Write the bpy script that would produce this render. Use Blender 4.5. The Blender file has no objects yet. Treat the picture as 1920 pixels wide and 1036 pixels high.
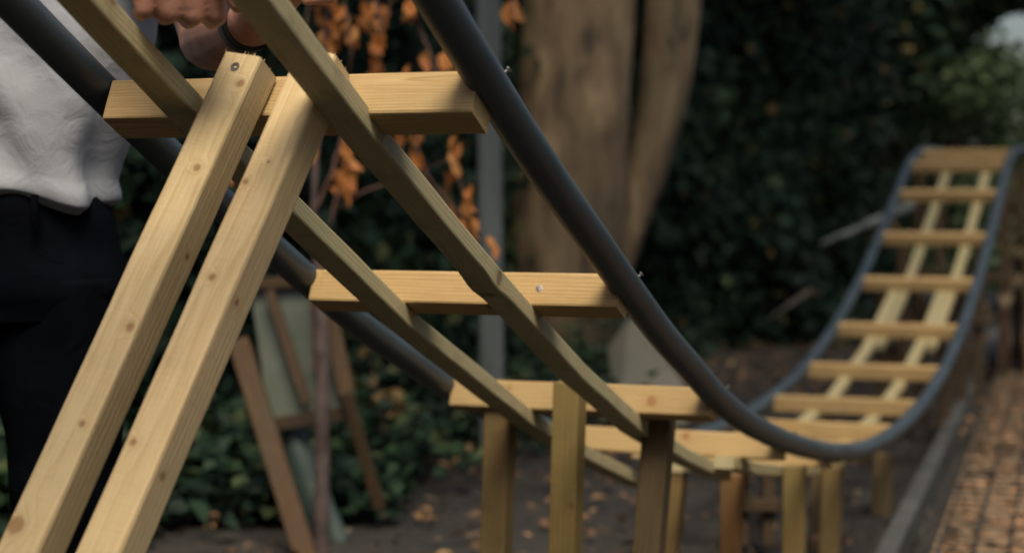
import bpy, bmesh, math, random
import numpy as np
from mathutils import Vector, Matrix, noise

R = math.radians
sc = bpy.context.scene
col = sc.collection

# ---------------------------------------------------------------- camera
CAMH = 0.86
F = 3301.0
PITCH = 0.04265
cam_d = bpy.data.cameras.new("camera")
cam = bpy.data.objects.new("camera", cam_d)
col.objects.link(cam)
cam.location = (0, 0, CAMH)
cam.rotation_euler = (math.pi / 2 - PITCH, 0, 0)
cam_d.sensor_width = 36
cam_d.lens = F / 1920 * 36
cam_d.clip_start = 0.05
cam_d.clip_end = 500
cam_d.dof.use_dof = True
cam_d.dof.focus_distance = 1.98
cam_d.dof.aperture_fstop = 3.7
cam_d.dof.aperture_blades = 0
sc.camera = cam

# ---------------------------------------------------------------- sky and sun
SUN_EL, SUN_AZ = R(58), R(172)      # azimuth of the sun, clockwise from +Y
w = bpy.data.worlds.new("World")
sc.world = w
w.use_nodes = True
wn = w.node_tree
bg = wn.nodes["Background"]
sky = wn.nodes.new("ShaderNodeTexSky")
sky.sky_type = 'NISHITA'
sky.sun_disc = False
sky.sun_elevation = SUN_EL
sky.sun_rotation = SUN_AZ
sky.dust_density = 5.0
sky.air_density = 1.2
wn.links.new(sky.outputs[0], bg.inputs[0])
bg.inputs[1].default_value = 0.11
sun_d = bpy.data.lights.new("sun", 'SUN')
sun_d.energy = 2.6
sun_d.angle = R(24)
sun_d.color = (1.0, 0.90, 0.72)
sun = bpy.data.objects.new("sun", sun_d)
col.objects.link(sun)
sdir = Vector((math.sin(SUN_AZ) * math.cos(SUN_EL), math.cos(SUN_AZ) * math.cos(SUN_EL), math.sin(SUN_EL)))
sun.rotation_euler = sdir.to_track_quat('Z', 'Y').to_euler()
sc.view_settings.view_transform = 'Standard'
sc.view_settings.look = 'None'
sc.view_settings.exposure = 0.28
sc.view_settings.gamma = 1.0

rnd = random.Random(7)
nr = np.random.default_rng(11)


# ---------------------------------------------------------------- helpers
def at(px, py, Y):
    """world point seen at photo pixel (px, py), at distance Y along the ground axis"""
    c, s = math.cos(PITCH), math.sin(PITCH)
    u = (px - 960) / F
    v = -(py - 518) / F
    d = Vector((u, c + v * s, -s + v * c))
    d *= Y / d.y
    return Vector((d.x, d.y, d.z + CAMH))


def tag(o, label=None, cat=None, group=None, kind=None):
    if label: o["label"] = label
    if cat: o["category"] = cat
    if group: o["group"] = group
    if kind: o["kind"] = kind
    return o


def empty(name, loc, label, cat, group=None):
    o = bpy.data.objects.new(name, None)
    o.empty_display_size = 0.1
    col.objects.link(o)
    o.location = loc
    tag(o, label, cat, group)
    return o


def mesh_obj(name, verts, faces, mats, parent=None, smooth=False, attrs=None, mat_idx=None, label=None):
    me = bpy.data.meshes.new(name)
    me.from_pydata([tuple(v) for v in verts], [], [tuple(f) for f in faces])
    if attrs:
        for k, arr in attrs.items():
            arr = np.asarray(arr, dtype=np.float32)
            if arr.ndim == 2:
                a = me.attributes.new(k, 'FLOAT_VECTOR', 'POINT')
                a.data.foreach_set('vector', arr.ravel())
            else:
                a = me.attributes.new(k, 'FLOAT', 'POINT')
                a.data.foreach_set('value', arr)
    for m in (mats if isinstance(mats, (list, tuple)) else [mats]):
        me.materials.append(m)
    if mat_idx is not None:
        me.polygons.foreach_set('material_index', np.asarray(mat_idx, dtype=np.int32))
    if smooth:
        me.polygons.foreach_set('use_smooth', [True] * len(me.polygons))
    me.update()
    o = bpy.data.objects.new(name, me)
    col.objects.link(o)
    if parent is not None:
        o.parent = parent
        o.matrix_parent_inverse = Matrix.Translation(-parent.location) if parent.parent is None and parent.type == 'EMPTY' else Matrix.Identity(4)
    if label: o["label"] = label
    return o


def recalc(o):
    bm = bmesh.new(); bm.from_mesh(o.data)
    bmesh.ops.recalc_face_normals(bm, faces=bm.faces[:])
    bm.to_mesh(o.data); bm.free()
    return o


# ---------------------------------------------------------------- materials
def new_mat(name):
    m = bpy.data.materials.new(name)
    m.use_nodes = True
    nt = m.node_tree
    b = nt.nodes["Principled BSDF"]
    return m, nt, b


def N(nt, typ, **kw):
    n = nt.nodes.new(typ)
    for k, v in kw.items():
        setattr(n, k, v)
    return n


def ramp(nt, fac, stops):
    r = N(nt, "ShaderNodeValToRGB")
    el = r.color_ramp.elements
    while len(el) < len(stops): el.new(0.5)
    for e, (p, c) in zip(el, stops):
        e.position = p
        e.color = (c[0], c[1], c[2], 1)
    nt.links.new(fac, r.inputs[0])
    return r.outputs[0]


def math_n(nt, op, a, b=None, c=None):
    m = N(nt, "ShaderNodeMath", operation=op)
    for i, v in enumerate((a, b, c)):
        if v is None: continue
        if isinstance(v, (int, float)): m.inputs[i].default_value = v
        else: nt.links.new(v, m.inputs[i])
    return m.outputs[0]


def mixc(nt, fac, a, b, mode='MIX'):
    m = N(nt, "ShaderNodeMix", data_type='RGBA', blend_type=mode)
    for i, v in ((0, fac), (6, a), (7, b)):
        if isinstance(v, (int, float)): m.inputs[i].default_value = v
        elif isinstance(v, tuple): m.inputs[i].default_value = (v[0], v[1], v[2], 1)
        else: nt.links.new(v, m.inputs[i])
    return m.outputs[2]


def wood(name, light, dark, knot=(0.17, 0.075, 0.03), tint=(0.36, 0.36, 0.16), tintf=0.25, ring=230.0, rough=0.72, dirt=0.25, contrast=1.0, knots=()):
    m, nt, b = new_mat(name)
    at_ = N(nt, "ShaderNodeAttribute", attribute_name="grain")
    v = at_.outputs["Vector"]
    # low-frequency waviness of the grain along the length
    mp = N(nt, "ShaderNodeMapping"); mp.inputs["Scale"].default_value = (1.6, 9, 9); nt.links.new(v, mp.inputs[0])
    n1 = N(nt, "ShaderNodeTexNoise"); n1.inputs["Scale"].default_value = 1.5; n1.inputs["Detail"].default_value = 2; nt.links.new(mp.outputs[0], n1.inputs[0])
    # knots
    vk = N(nt, "ShaderNodeTexVoronoi"); vk.inputs["Scale"].default_value = 11.0
    mk = N(nt, "ShaderNodeMapping"); mk.inputs["Scale"].default_value = (0.8, 1.15, 1.15); nt.links.new(v, mk.inputs[0])
    wob = N(nt, "ShaderNodeTexNoise"); wob.inputs["Scale"].default_value = 60; nt.links.new(v, wob.inputs[0])
    addw = N(nt, "ShaderNodeMixRGB", blend_type='ADD'); addw.inputs[0].default_value = 0.010
    nt.links.new(mk.outputs[0], addw.inputs[1]); nt.links.new(wob.outputs["Color"], addw.inputs[2])
    nt.links.new(addw.outputs[0], vk.inputs[0])
    kd = vk.outputs["Distance"]
    if knots: kd = math_n(nt, 'ADD', kd, 0.045)
    for (ks, ka, kb, kr) in knots:
        vd = N(nt, "ShaderNodeVectorMath", operation='DISTANCE')
        nt.links.new(v, vd.inputs[0]); vd.inputs[1].default_value = (ks, ka, kb)
        wv = math_n(nt, 'MULTIPLY_ADD', wob.outputs[0], 0.005, vd.outputs["Value"])
        kd = math_n(nt, 'MINIMUM', kd, math_n(nt, 'MULTIPLY', math_n(nt, 'SUBTRACT', wv, 0.0025), 0.065 / kr))
    kn = math_n(nt, 'SMOOTH_MIN', kd, 1.0, 0.01)
    core = N(nt, "ShaderNodeMapRange"); core.inputs["From Min"].default_value = 0.045; core.inputs["From Max"].default_value = 0.085
    core.inputs["To Min"].default_value = 1; core.inputs["To Max"].default_value = 0; nt.links.new(kd, core.inputs[0])
    halo = N(nt, "ShaderNodeMapRange"); halo.inputs["From Min"].default_value = 0.04; halo.inputs["From Max"].default_value = 0.27
    halo.inputs["To Min"].default_value = 1; halo.inputs["To Max"].default_value = 0; nt.links.new(kd, halo.inputs[0])
    sep = N(nt, "ShaderNodeSeparateXYZ"); nt.links.new(v, sep.inputs[0])
    # rings around an off-centre pith
    a2 = math_n(nt, 'MULTIPLY', sep.outputs[1], sep.outputs[1])
    b2 = math_n(nt, 'MULTIPLY', sep.outputs[2], sep.outputs[2])
    rr = math_n(nt, 'SQRT', math_n(nt, 'ADD', a2, b2))
    warp = math_n(nt, 'MULTIPLY_ADD', n1.outputs[0], 0.022, rr)
    warp = math_n(nt, 'MULTIPLY_ADD', math_n(nt, 'POWER', halo.outputs[0], 2.0), 0.012, warp)
    ringv = math_n(nt, 'FRACT', math_n(nt, 'MULTIPLY', warp, ring))
    ringc = ramp(nt, ringv, [(0.0, (0, 0, 0)), (0.72, (0.45, 0.45, 0.45)), (0.9, (1, 1, 1)), (1.0, (0, 0, 0))])
    # fibre streaks
    mf = N(nt, "ShaderNodeMapping"); mf.inputs["Scale"].default_value = (14, 420, 420); nt.links.new(v, mf.inputs[0])
    nf = N(nt, "ShaderNodeTexNoise"); nf.inputs["Scale"].default_value = 1.0; nf.inputs["Detail"].default_value = 3; nt.links.new(mf.outputs[0], nf.inputs[0])
    # blotches
    mb = N(nt, "ShaderNodeMapping"); mb.inputs["Scale"].default_value = (4, 16, 16); nt.links.new(v, mb.inputs[0])
    nb = N(nt, "ShaderNodeTexNoise"); nb.inputs["Scale"].default_value = 1.0; nb.inputs["Detail"].default_value = 4; nt.links.new(mb.outputs[0], nb.inputs[0])
    base = mixc(nt, math_n(nt, 'MULTIPLY', ringc, 0.55 * contrast), light, dark)
    base = mixc(nt, math_n(nt, 'MULTIPLY', ramp(nt, nf.outputs[0], [(0.42, (0, 0, 0)), (0.7, (1, 1, 1))]), 0.5), base, dark)
    base = mixc(nt, math_n(nt, 'MULTIPLY', ramp(nt, nb.outputs[0], [(0.4, (0, 0, 0)), (0.65, (1, 1, 1))]), tintf), base, tint)
    base = mixc(nt, math_n(nt, 'MULTIPLY', math_n(nt, 'POWER', halo.outputs[0], 3.0), 0.5), base, tuple(0.6 * d + 0.4 * k for d, k in zip(dark, knot)))
    base = mixc(nt, math_n(nt, 'MULTIPLY', core.outputs[0], 0.62), base, knot)
    nd = N(nt, "ShaderNodeTexNoise"); nd.inputs["Scale"].default_value = 30; nd.inputs["Detail"].default_value = 5; nt.links.new(v, nd.inputs[0])
    base = mixc(nt, math_n(nt, 'MULTIPLY', ramp(nt, nd.outputs[0], [(0.52, (0, 0, 0)), (0.72, (1, 1, 1))]), dirt), base, (0.12, 0.09, 0.05))
    oi = N(nt, "ShaderNodeObjectInfo")
    base = mixc(nt, 1.0, base, ramp(nt, oi.outputs["Random"], [(0.0, (0.74, 0.74, 0.70)), (0.35, (0.98, 0.95, 0.90)), (0.7, (0.88, 0.84, 0.74)), (1.0, (1.0, 1.0, 1.0))]), 'MULTIPLY')
    nt.links.new(base, b.inputs["Base Color"])
    b.inputs["Roughness"].default_value = rough
    b.inputs["Specular IOR Level"].default_value = 0.3
    # saw marks and fibres in the bump
    ms = N(nt, "ShaderNodeMapping"); ms.inputs["Scale"].default_value = (260, 22, 22); nt.links.new(v, ms.inputs[0])
    ns = N(nt, "ShaderNodeTexNoise"); ns.inputs["Scale"].default_value = 1.0; nt.links.new(ms.outputs[0], ns.inputs[0])
    hgt = math_n(nt, 'ADD', math_n(nt, 'MULTIPLY', nf.outputs[0], 0.6), math_n(nt, 'MULTIPLY', ns.outputs[0], 0.35))
    hgt = math_n(nt, 'SUBTRACT', hgt, math_n(nt, 'MULTIPLY', ringc, 0.2))
    bp = N(nt, "ShaderNodeBump"); bp.inputs["Strength"].default_value = 0.6; bp.inputs["Distance"].default_value = 0.0016
    nt.links.new(hgt, bp.inputs["Height"]); nt.links.new(bp.outputs[0], b.inputs["Normal"])
    return m


def plain(name, c, rough=0.6, metal=0.0, bump=0.0, bscale=40, var=0.25, vscale=6.0, c2=None, stretch=(1, 1, 1), spec=0.4, detail=6):
    m, nt, b = new_mat(name)
    tc = N(nt, "ShaderNodeTexCoord")
    mp = N(nt, "ShaderNodeMapping"); mp.inputs["Scale"].default_value = stretch
    nt.links.new(tc.outputs["Object"], mp.inputs[0])
    n = N(nt, "ShaderNodeTexNoise"); n.inputs["Scale"].default_value = vscale; n.inputs["Detail"].default_value = detail
    nt.links.new(mp.outputs[0], n.inputs[0])
    c2 = c2 or tuple(x * (1 - var * 1.6) for x in c)
    cc = ramp(nt, n.outputs[0], [(0.35, c2), (0.65, c)])
    nt.links.new(cc, b.inputs["Base Color"])
    b.inputs["Roughness"].default_value = rough
    b.inputs["Metallic"].default_value = metal
    b.inputs["Specular IOR Level"].default_value = spec
    if bump:
        n2 = N(nt, "ShaderNodeTexNoise"); n2.inputs["Scale"].default_value = bscale; n2.inputs["Detail"].default_value = 5
        nt.links.new(mp.outputs[0], n2.inputs[0])
        bp = N(nt, "ShaderNodeBump"); bp.inputs["Strength"].default_value = 0.7; bp.inputs["Distance"].default_value = bump
        nt.links.new(n2.outputs[0], bp.inputs["Height"]); nt.links.new(bp.outputs[0], b.inputs["Normal"])
    return m


def leafmat(name, stops, trans=0.25, rough=0.45, spec=0.4):
    m, nt, b = new_mat(name)
    a = N(nt, "ShaderNodeAttribute", attribute_name="rnd")
    c = ramp(nt, a.outputs["Fac"], stops)
    nt.links.new(c, b.inputs["Base Color"])
    b.inputs["Roughness"].default_value = rough
    b.inputs["Specular IOR Level"].default_value = spec
    tr = N(nt, "ShaderNodeBsdfTranslucent"); nt.links.new(c, tr.inputs[0])
    mx = N(nt, "ShaderNodeMixShader"); mx.inputs[0].default_value = trans
    out = nt.nodes["Material Output"]
    nt.links.new(b.outputs[0], mx.inputs[1]); nt.links.new(tr.outputs[0], mx.inputs[2]); nt.links.new(mx.outputs[0], out.inputs[0])
    return m


M = {}
M['leg'] = wood("planed_pine", (0.60, 0.47, 0.28), (0.50, 0.36, 0.185), tint=(0.46, 0.41, 0.24), tintf=0.35, ring=150, dirt=0.06, contrast=0.6)
GOFF = (0.0, 0.03, 0.05)
LEGW = dict(tint=(0.50, 0.42, 0.23), tintf=0.35, ring=150, dirt=0.10, contrast=0.95)
TIEW = dict(tint=(0.44, 0.33, 0.15), tintf=0.3, ring=260, dirt=0.08, contrast=1.5)
M['leg_a'] = wood("planed_pine_a", (0.70, 0.55, 0.33), (0.50, 0.34, 0.15), (0.24, 0.11, 0.045), knots=[(0.0340, 0.0170, 0.0720, 0.0035), (0.1350, 0.0230, 0.0720, 0.0040), (0.3120, 0.0170, 0.0720, 0.0045), (0.4150, 0.0210, 0.0720, 0.0025), (0.5230, 0.0420, 0.0720, 0.0085), (0.5600, 0.0090, 0.0700, 0.0060), (0.2200, 0.0080, 0.0460, 0.0030), (0.7500, 0.0300, 0.0720, 0.0050)], **LEGW)
M['leg_b'] = wood("planed_pine_b", (0.70, 0.55, 0.33), (0.50, 0.34, 0.15), (0.24, 0.11, 0.045), knots=[(0.1550, 0.0450, 0.0720, 0.0030), (0.2600, 0.0350, 0.0720, 0.0035), (0.4340, 0.0420, 0.0720, 0.0035), (0.2750, 0.0080, 0.0570, 0.0035), (0.4550, 0.0080, 0.0560, 0.0040), (0.1300, 0.0300, 0.0720, 0.0020), (0.8000, 0.0300, 0.0720, 0.0050)], **LEGW)
M['tie_c'] = wood("sawn_pine_tie_c", (0.52, 0.37, 0.18), (0.40, 0.26, 0.11), (0.30, 0.13, 0.05), knots=[(0.3370, 0.0530, 0.0470, 0.0075), (0.2700, 0.0530, 0.0620, 0.0030), (0.1000, 0.0530, 0.0600, 0.0030)], **TIEW)
M['tie_d'] = wood("sawn_pine_tie_d", (0.54, 0.40, 0.21), (0.42, 0.28, 0.12), (0.30, 0.12, 0.04), knots=[(0.2500, 0.0530, 0.0620, 0.0070), (0.0500, 0.0530, 0.0400, 0.0040)], **TIEW)
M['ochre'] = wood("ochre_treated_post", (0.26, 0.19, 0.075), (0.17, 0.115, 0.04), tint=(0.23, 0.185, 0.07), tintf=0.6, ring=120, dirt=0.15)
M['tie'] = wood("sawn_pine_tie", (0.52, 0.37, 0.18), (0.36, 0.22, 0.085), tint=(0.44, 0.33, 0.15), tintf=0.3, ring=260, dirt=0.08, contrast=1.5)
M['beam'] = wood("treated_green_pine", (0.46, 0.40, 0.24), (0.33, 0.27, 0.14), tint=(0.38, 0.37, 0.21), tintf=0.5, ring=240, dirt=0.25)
M['post'] = wood("shaded_treated_post", (0.24, 0.16, 0.07), (0.14, 0.09, 0.035), tint=(0.24, 0.20, 0.08), tintf=0.5, ring=170, dirt=0.35)  # treated wood, base colour lowered for the shade on the lower posts
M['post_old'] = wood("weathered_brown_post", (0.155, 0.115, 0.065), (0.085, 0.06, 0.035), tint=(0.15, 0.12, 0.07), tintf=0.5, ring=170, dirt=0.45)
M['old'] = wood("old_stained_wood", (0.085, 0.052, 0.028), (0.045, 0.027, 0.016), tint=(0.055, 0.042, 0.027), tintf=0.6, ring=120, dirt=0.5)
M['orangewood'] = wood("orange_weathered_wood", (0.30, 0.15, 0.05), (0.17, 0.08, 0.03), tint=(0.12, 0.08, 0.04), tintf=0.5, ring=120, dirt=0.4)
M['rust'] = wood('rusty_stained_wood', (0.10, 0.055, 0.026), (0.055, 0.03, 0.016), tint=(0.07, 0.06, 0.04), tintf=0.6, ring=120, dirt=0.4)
M['deckwood'] = wood("rough_bark_board", (0.38, 0.26, 0.155), (0.19, 0.12, 0.065), tint=(0.12, 0.09, 0.06), tintf=0.7, ring=90, dirt=0.9)
M['screw'] = plain("zinc_screw", (0.62, 0.60, 0.52), 0.3, 1.0, var=0.1)
M['recess'] = plain("screw_recess", (0.05, 0.045, 0.04), 0.6)
M['wire'] = plain("dark_wire", (0.022, 0.030, 0.036), 0.5, 0.3)
M['pole'] = plain("galvanised_grey_pole", (0.115, 0.130, 0.130), 0.6, 0.0, bump=0.002, bscale=30, var=0.22, vscale=3, stretch=(4, 4, 0.7), c2=(0.075, 0.090, 0.085))
M['soil'] = None


def pipe_mat():
    m, nt, b = new_mat("dark_grey_pvc")
    tc = N(nt, "ShaderNodeTexCoord")
    n = N(nt, "ShaderNodeTexNoise"); n.inputs["Scale"].default_value = 7; n.inputs["Detail"].default_value = 6; nt.links.new(tc.outputs["Object"], n.inputs[0])
    n2 = N(nt, "ShaderNodeTexNoise"); n2.inputs["Scale"].default_value = 260; n2.inputs["Detail"].default_value = 3; nt.links.new(tc.outputs["Object"], n2.inputs[0])
    c = ramp(nt, n.outputs[0], [(0.35, (0.030, 0.044, 0.052)), (0.7, (0.048, 0.068, 0.080))])
    sp = ramp(nt, n2.outputs[0], [(0.68, (0, 0, 0)), (0.76, (1, 1, 1))])
    c = mixc(nt, math_n(nt, 'MULTIPLY', sp, 0.25), c, (0.16, 0.16, 0.15))
    nt.links.new(c, b.inputs["Base Color"])
    rr = N(nt, "ShaderNodeMapRange"); rr.inputs["To Min"].default_value = 0.36; rr.inputs["To Max"].default_value = 0.58; nt.links.new(n.outputs[0], rr.inputs[0])
    nt.links.new(rr.outputs[0], b.inputs["Roughness"])
    b.inputs["Specular IOR Level"].default_value = 0.5
    bp = N(nt, "ShaderNodeBump"); bp.inputs["Strength"].default_value = 0.15; bp.inputs["Distance"].default_value = 0.0006
    nt.links.new(n2.outputs[0], bp.inputs["Height"]); nt.links.new(bp.outputs[0], b.inputs["Normal"])
    return m


M['pipe'] = pipe_mat()

# ---------------------------------------------------------------- sweeps


def frame_from(t, up):
    t = t.normalized()
    x = t.cross(up)          # lateral
    if x.length < 1e-5: x = t.cross(Vector((1, 0, 0)))
    x.normalize()
    return t, x, x.cross(t).normalized()


def timber(name, pts, ups, wx, wy, mat, parent=None, bev=0.003, seg=0.05, label=None, rough_end=False, bump_at=None, goff=None):
    """a squared timber swept along pts; ups = the direction of its own 'top'. Lateral width wx, height wy."""
    P = [Vector(p) for p in pts]
    if isinstance(ups, Vector): ups = [ups] * len(P)
    # resample
    Q, U = [P[0]], [ups[0]]
    for i in range(len(P) - 1):
        n = max(1, int((P[i + 1] - P[i]).length / seg))
        for k in range(1, n + 1):
            Q.append(P[i].lerp(P[i + 1], k / n)); U.append(ups[i].lerp(ups[i + 1], k / n))
    hx, hy = wx / 2, wy / 2
    prof = []
    for cx, cy, a0 in ((hx - bev, hy - bev, 0), (-hx + bev, hy - bev, 90), (-hx + bev, -hy + bev, 180), (hx - bev, -hy + bev, 270)):
        for a in (0, 45, 90):
            prof.append((cx + bev * math.cos(R(a0 + a)), cy + bev * math.sin(R(a0 + a))))
    n = len(prof)
    verts, gr, faces = [], [], []
    s = 0
    ph = rnd.random() * 60
    oa, ob = rnd.uniform(-0.05, 0.05) or 0.01, rnd.uniform(0.01, 0.06) * rnd.choice((-1, 1))
    oa += math.copysign(0.012, oa)
    if goff: ph, oa, ob = goff
    for i, q in enumerate(Q):
        if i: s += (q - Q[i - 1]).length
        if i == 0: t = Q[1] - q
        elif i == len(Q) - 1: t = q - Q[i - 1]
        else: t = (Q[i + 1] - q).normalized() + (q - Q[i - 1]).normalized()
        t, x, y = frame_from(t, U[i])
        wob = 0.0006
        for (a, b) in prof:
            jx = noise.noise(Vector((s * 9 + ph, a * 20, b * 20))) * wob
            d = x * (a + jx) + y * (b + jx)
            if bump_at:
                for (bs, br, bamp) in bump_at:
                    if b < 0: d -= y * bamp * math.exp(-((s - bs) / br) ** 2)
                    else: d += x * 0.15 * bamp * math.exp(-((s - bs) / br) ** 2)
            verts.append(q + d)
            gr.append((s + ph, a + oa, b + ob))
    for i in range(len(Q) - 1):
        for k in range(n):
            k2 = (k + 1) % n
            faces.append((i * n + k, i * n + k2, (i + 1) * n + k2, (i + 1) * n + k))
    m_ = len(verts)
    faces.append(tuple(range(n - 1, -1, -1)))
    faces.append(tuple(range(m_ - n, m_)))
    hx, hy = wx / 2, wy / 2
    if rough_end:
        t, x, y = frame_from(Q[1] - Q[0], U[0])
        for _ in range(26):
            k = rnd.randrange(4); q = rnd.uniform(-0.95, 0.95)
            a, b = ((q * hx, hy - 0.0008), (hx - 0.0008, q * hy), (q * hx, -hy + 0.0008), (-hx + 0.0008, q * hy))[k]
            L = rnd.uniform(0.0015, 0.0055) * rnd.choice((0.6, 1, 1)); wd = rnd.uniform(0.0004, 0.0011)
            c = Q[0] + x * a + y * b; i0 = len(verts)
            tip = c - t * L + x * rnd.uniform(-.0015, .0015) + y * rnd.uniform(-.0015, .0015)
            verts += [c + x * wd + t * 0.001, c - x * wd * 0.6 + y * wd + t * 0.001, c - x * wd * 0.6 - y * wd + t * 0.001, tip]
            gr += [(ph, a + oa, b + ob)] * 4
            faces += [(i0, i0 + 1, i0 + 3), (i0 + 1, i0 + 2, i0 + 3), (i0 + 2, i0, i0 + 3)]
    o = mesh_obj(name, verts, faces, mat, parent, attrs={'grain': gr}, label=label)
    recalc(o)
    return o


def tube(name, pts, rad, mat, parent=None, n=24, caps=True, label=None):
    P = [Vector(p) for p in pts]
    if not isinstance(rad, (list, tuple)): rad = [rad] * len(P)
    v, f = tube_geo(P, rad, n)
    o = mesh_obj(name, v, f, mat, parent, smooth=True, label=label)
    return o


def tube_geo(P, rad, n=12, base=0, squash=None):
    v, f = [], []
    up = Vector((0.13, 0.21, 1)).normalized()
    t0 = (P[1] - P[0]).normalized()
    x = t0.cross(up)
    if x.length < 0.1: x = t0.cross(Vector((1, 0, 0)))
    x.normalize()
    for i, p in enumerate(P):
        t = (P[min(i + 1, len(P) - 1)] - P[max(i - 1, 0)]).normalized()
        x = (x - t * x.dot(t)).normalized()
        y = t.cross(x)
        for k in range(n):
            a = 2 * math.pi * k / n
            v.append(p + (x * math.cos(a) + y * math.sin(a)) * rad[i])
    for i in range(len(P) - 1):
        for k in range(n):
            k2 = (k + 1) % n
            f.append((base + i * n + k, base + i * n + k2, base + (i + 1) * n + k2, base + (i + 1) * n + k))
    f.append(tuple(base + k for k in range(n - 1, -1, -1)))
    f.append(tuple(base + (len(P) - 1) * n + k for k in range(n)))
    return v, f


# ================================================================= THE COASTER TRACK
PSI = 0.34827
X0, Y0 = -0.23359, 1.85779
GAUGE = 0.45
prof_pts = [(-1.9, 0.93), (-1.4, 0.79), (-0.9, 0.57), (-0.5, 0.37), (-0.25, 0.243), (-0.15, 0.192), (-0.06, 0.146), (0, 0.116), (0.17, 0.034), (0.324, -0.034), (0.496, -0.110), (0.664, -0.181),
            (0.82, -0.239), (0.995, -0.303), (1.193, -0.362), (1.385, -0.408), (1.687, -0.470), (2.051, -0.530), (2.495, -0.582), (3.1, -0.608), (3.6, -0.597), (4.176, -0.549),
            (4.76, -0.451), (5.327, -0.311), (5.86, -0.145), (6.36, 0.029), (6.76, 0.165), (7.19, 0.240), (7.7, 0.262), (8.4, 0.262)]
_s = np.array([p[0] for p in prof_pts]); _h = np.array([p[1] for p in prof_pts])
_m = np.gradient(_h, _s)


def hh(s):
    i = int(np.clip(np.searchsorted(_s, s) - 1, 0, len(_s) - 2))
    d = _s[i + 1] - _s[i]; t = (s - _s[i]) / d
    a, b = _h[i], _h[i + 1]; ma, mb = _m[i] * d, _m[i + 1] * d
    return float((2 * t**3 - 3 * t**2 + 1) * a + (t**3 - 2 * t**2 + t) * ma + (-2 * t**3 + 3 * t**2) * b + (t**3 - t**2) * mb)


WV = Vector((math.cos(PSI), -math.sin(PSI), 0))


def tr(s, u=0.0, v=0.0):
    """track point at distance s: u to the right, v out of the track plane; also tangent and normal"""
    sl = (hh(s + 0.02) - hh(s - 0.02)) / 0.04
    t = Vector((math.sin(PSI), math.cos(PSI), sl)).normalized()
    n = WV.cross(t).normalized()
    p = Vector((X0 + s * math.sin(PSI), Y0 + s * math.cos(PSI), CAMH + hh(s)))
    return p + WV * u + n * v, t, n


track = empty("roller_coaster_track", tr(3.3)[0] * 1.0, "homemade garden roller coaster track of pale timber ties and dark grey plastic pipe rails", "roller coaster")
track.location.z = 0
PIPE_R = 0.0203
for sgn in (-1, 1):
    pts = [tr(s, sgn * GAUGE / 2)[0] for s in np.arange(-1.6, 8.25, 0.035)]
    rl = tube("rail", pts, PIPE_R, M['pipe'], track, n=32,
              label="left dark grey pipe rail" if sgn < 0 else "right dark grey pipe rail")

TV = -0.012   # tie centre below the rail axis
TIE = 0.044


def screw(parent, p, d, r=0.0042, L=0.006, name="screw"):
    d = d.normalized()
    t, x, y = frame_from(d, Vector((0.3, 0.2, 1)))
    v, f = [], []
    n = 14
    prof = [(r * 0.45, -0.01), (r * 0.45, L - 0.003), (r, L - 0.0007), (r, L), (r * 0.45, L + 0.0002), (r * 0.3, L - 0.001)]
    for (rr_, z) in prof:
        for k in range(n):
            a = 2 * math.pi * k / n
            q = rr_ * (0.6 if (rr_ == r * 0.3 and k % 2) else 1)
            v.append(Vector(p) + d * z + (x * math.cos(a) + y * math.sin(a)) * q)
    for i in range(len(prof) - 1):
        for k in range(n):
            k2 = (k + 1) % n
            f.append((i * n + k, i * n + k2, (i + 1) * n + k2, (i + 1) * n + k))
    f.append(tuple((len(prof) - 1) * n + k for k in range(n)))
    o = mesh_obj(name, v, f, [M['screw'], M['recess']], parent, smooth=False, mat_idx=[0] * (n * 4) + [1] * n + [1])
    return o


ties_s = [-1.0, -0.5, 0.0, 0.496, 0.997, 1.55, 2.06, 2.57, 3.08, 3.595, 4.176, 4.749, 5.327, 5.86, 6.382, 6.80, 7.19]
ties = []
for i, s in enumerate(ties_s):
    hl = GAUGE / 2 - 0.004
    tv, tw = (TV - 0.007, 0.048) if s == 0 else (TV, 0.046)
    p0, t, n = tr(s, -0.203 if s == 0 else -0.210, tv)
    p1, _, _ = tr(s, hl, tv)
    o = timber("crosstie", [p0, p1], n, tw, tw, M[{0.997: 'tie_c', 1.55: 'tie_d'}.get(s, 'tie')], track, goff=GOFF if s in (0.997, 1.55) else None, bev=0.0035, seg=0.03)
    ties.append(o)

# screws through the rail tops
for s in (0.0, 0.496, 0.997, 1.55):
    p, t, n = tr(s, GAUGE / 2)
    d = (n * 0.75 + WV * 0.66).normalized()
    screw(track, p + d * PIPE_R, d, L=0.0058, r=0.0036)
p, t, n = tr(0.496, 0.105, TV)
screw(track, p - t * (TIE / 2) + n * 0.000 + WV * 0.01, -t, r=0.0048, L=0.0012)


# spine beams under the ties
def beam(ss, u, ulist=None, vl=None, **kw):
    pts, ups = [], []
    for k, s in enumerate(ss):
        uu = ulist[k] if ulist else u
        p, t, n = tr(s, uu, TV - TIE / 2 - 0.013 + (vl or {}).get(s, 0))
        pts.append(p); ups.append(n)
    return timber("spine_beam", pts, ups, 0.037, 0.024, kw.pop('mat', M['beam']), track, bev=0.003, seg=0.02, **kw)


def dist(ss, target):
    d = 0
    for a, b in zip(ss[:-1], ss[1:]):
        if target <= b: return d + (tr(target)[0] - tr(a)[0]).length
        d += (tr(b)[0] - tr(a)[0]).length
    return d


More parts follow.
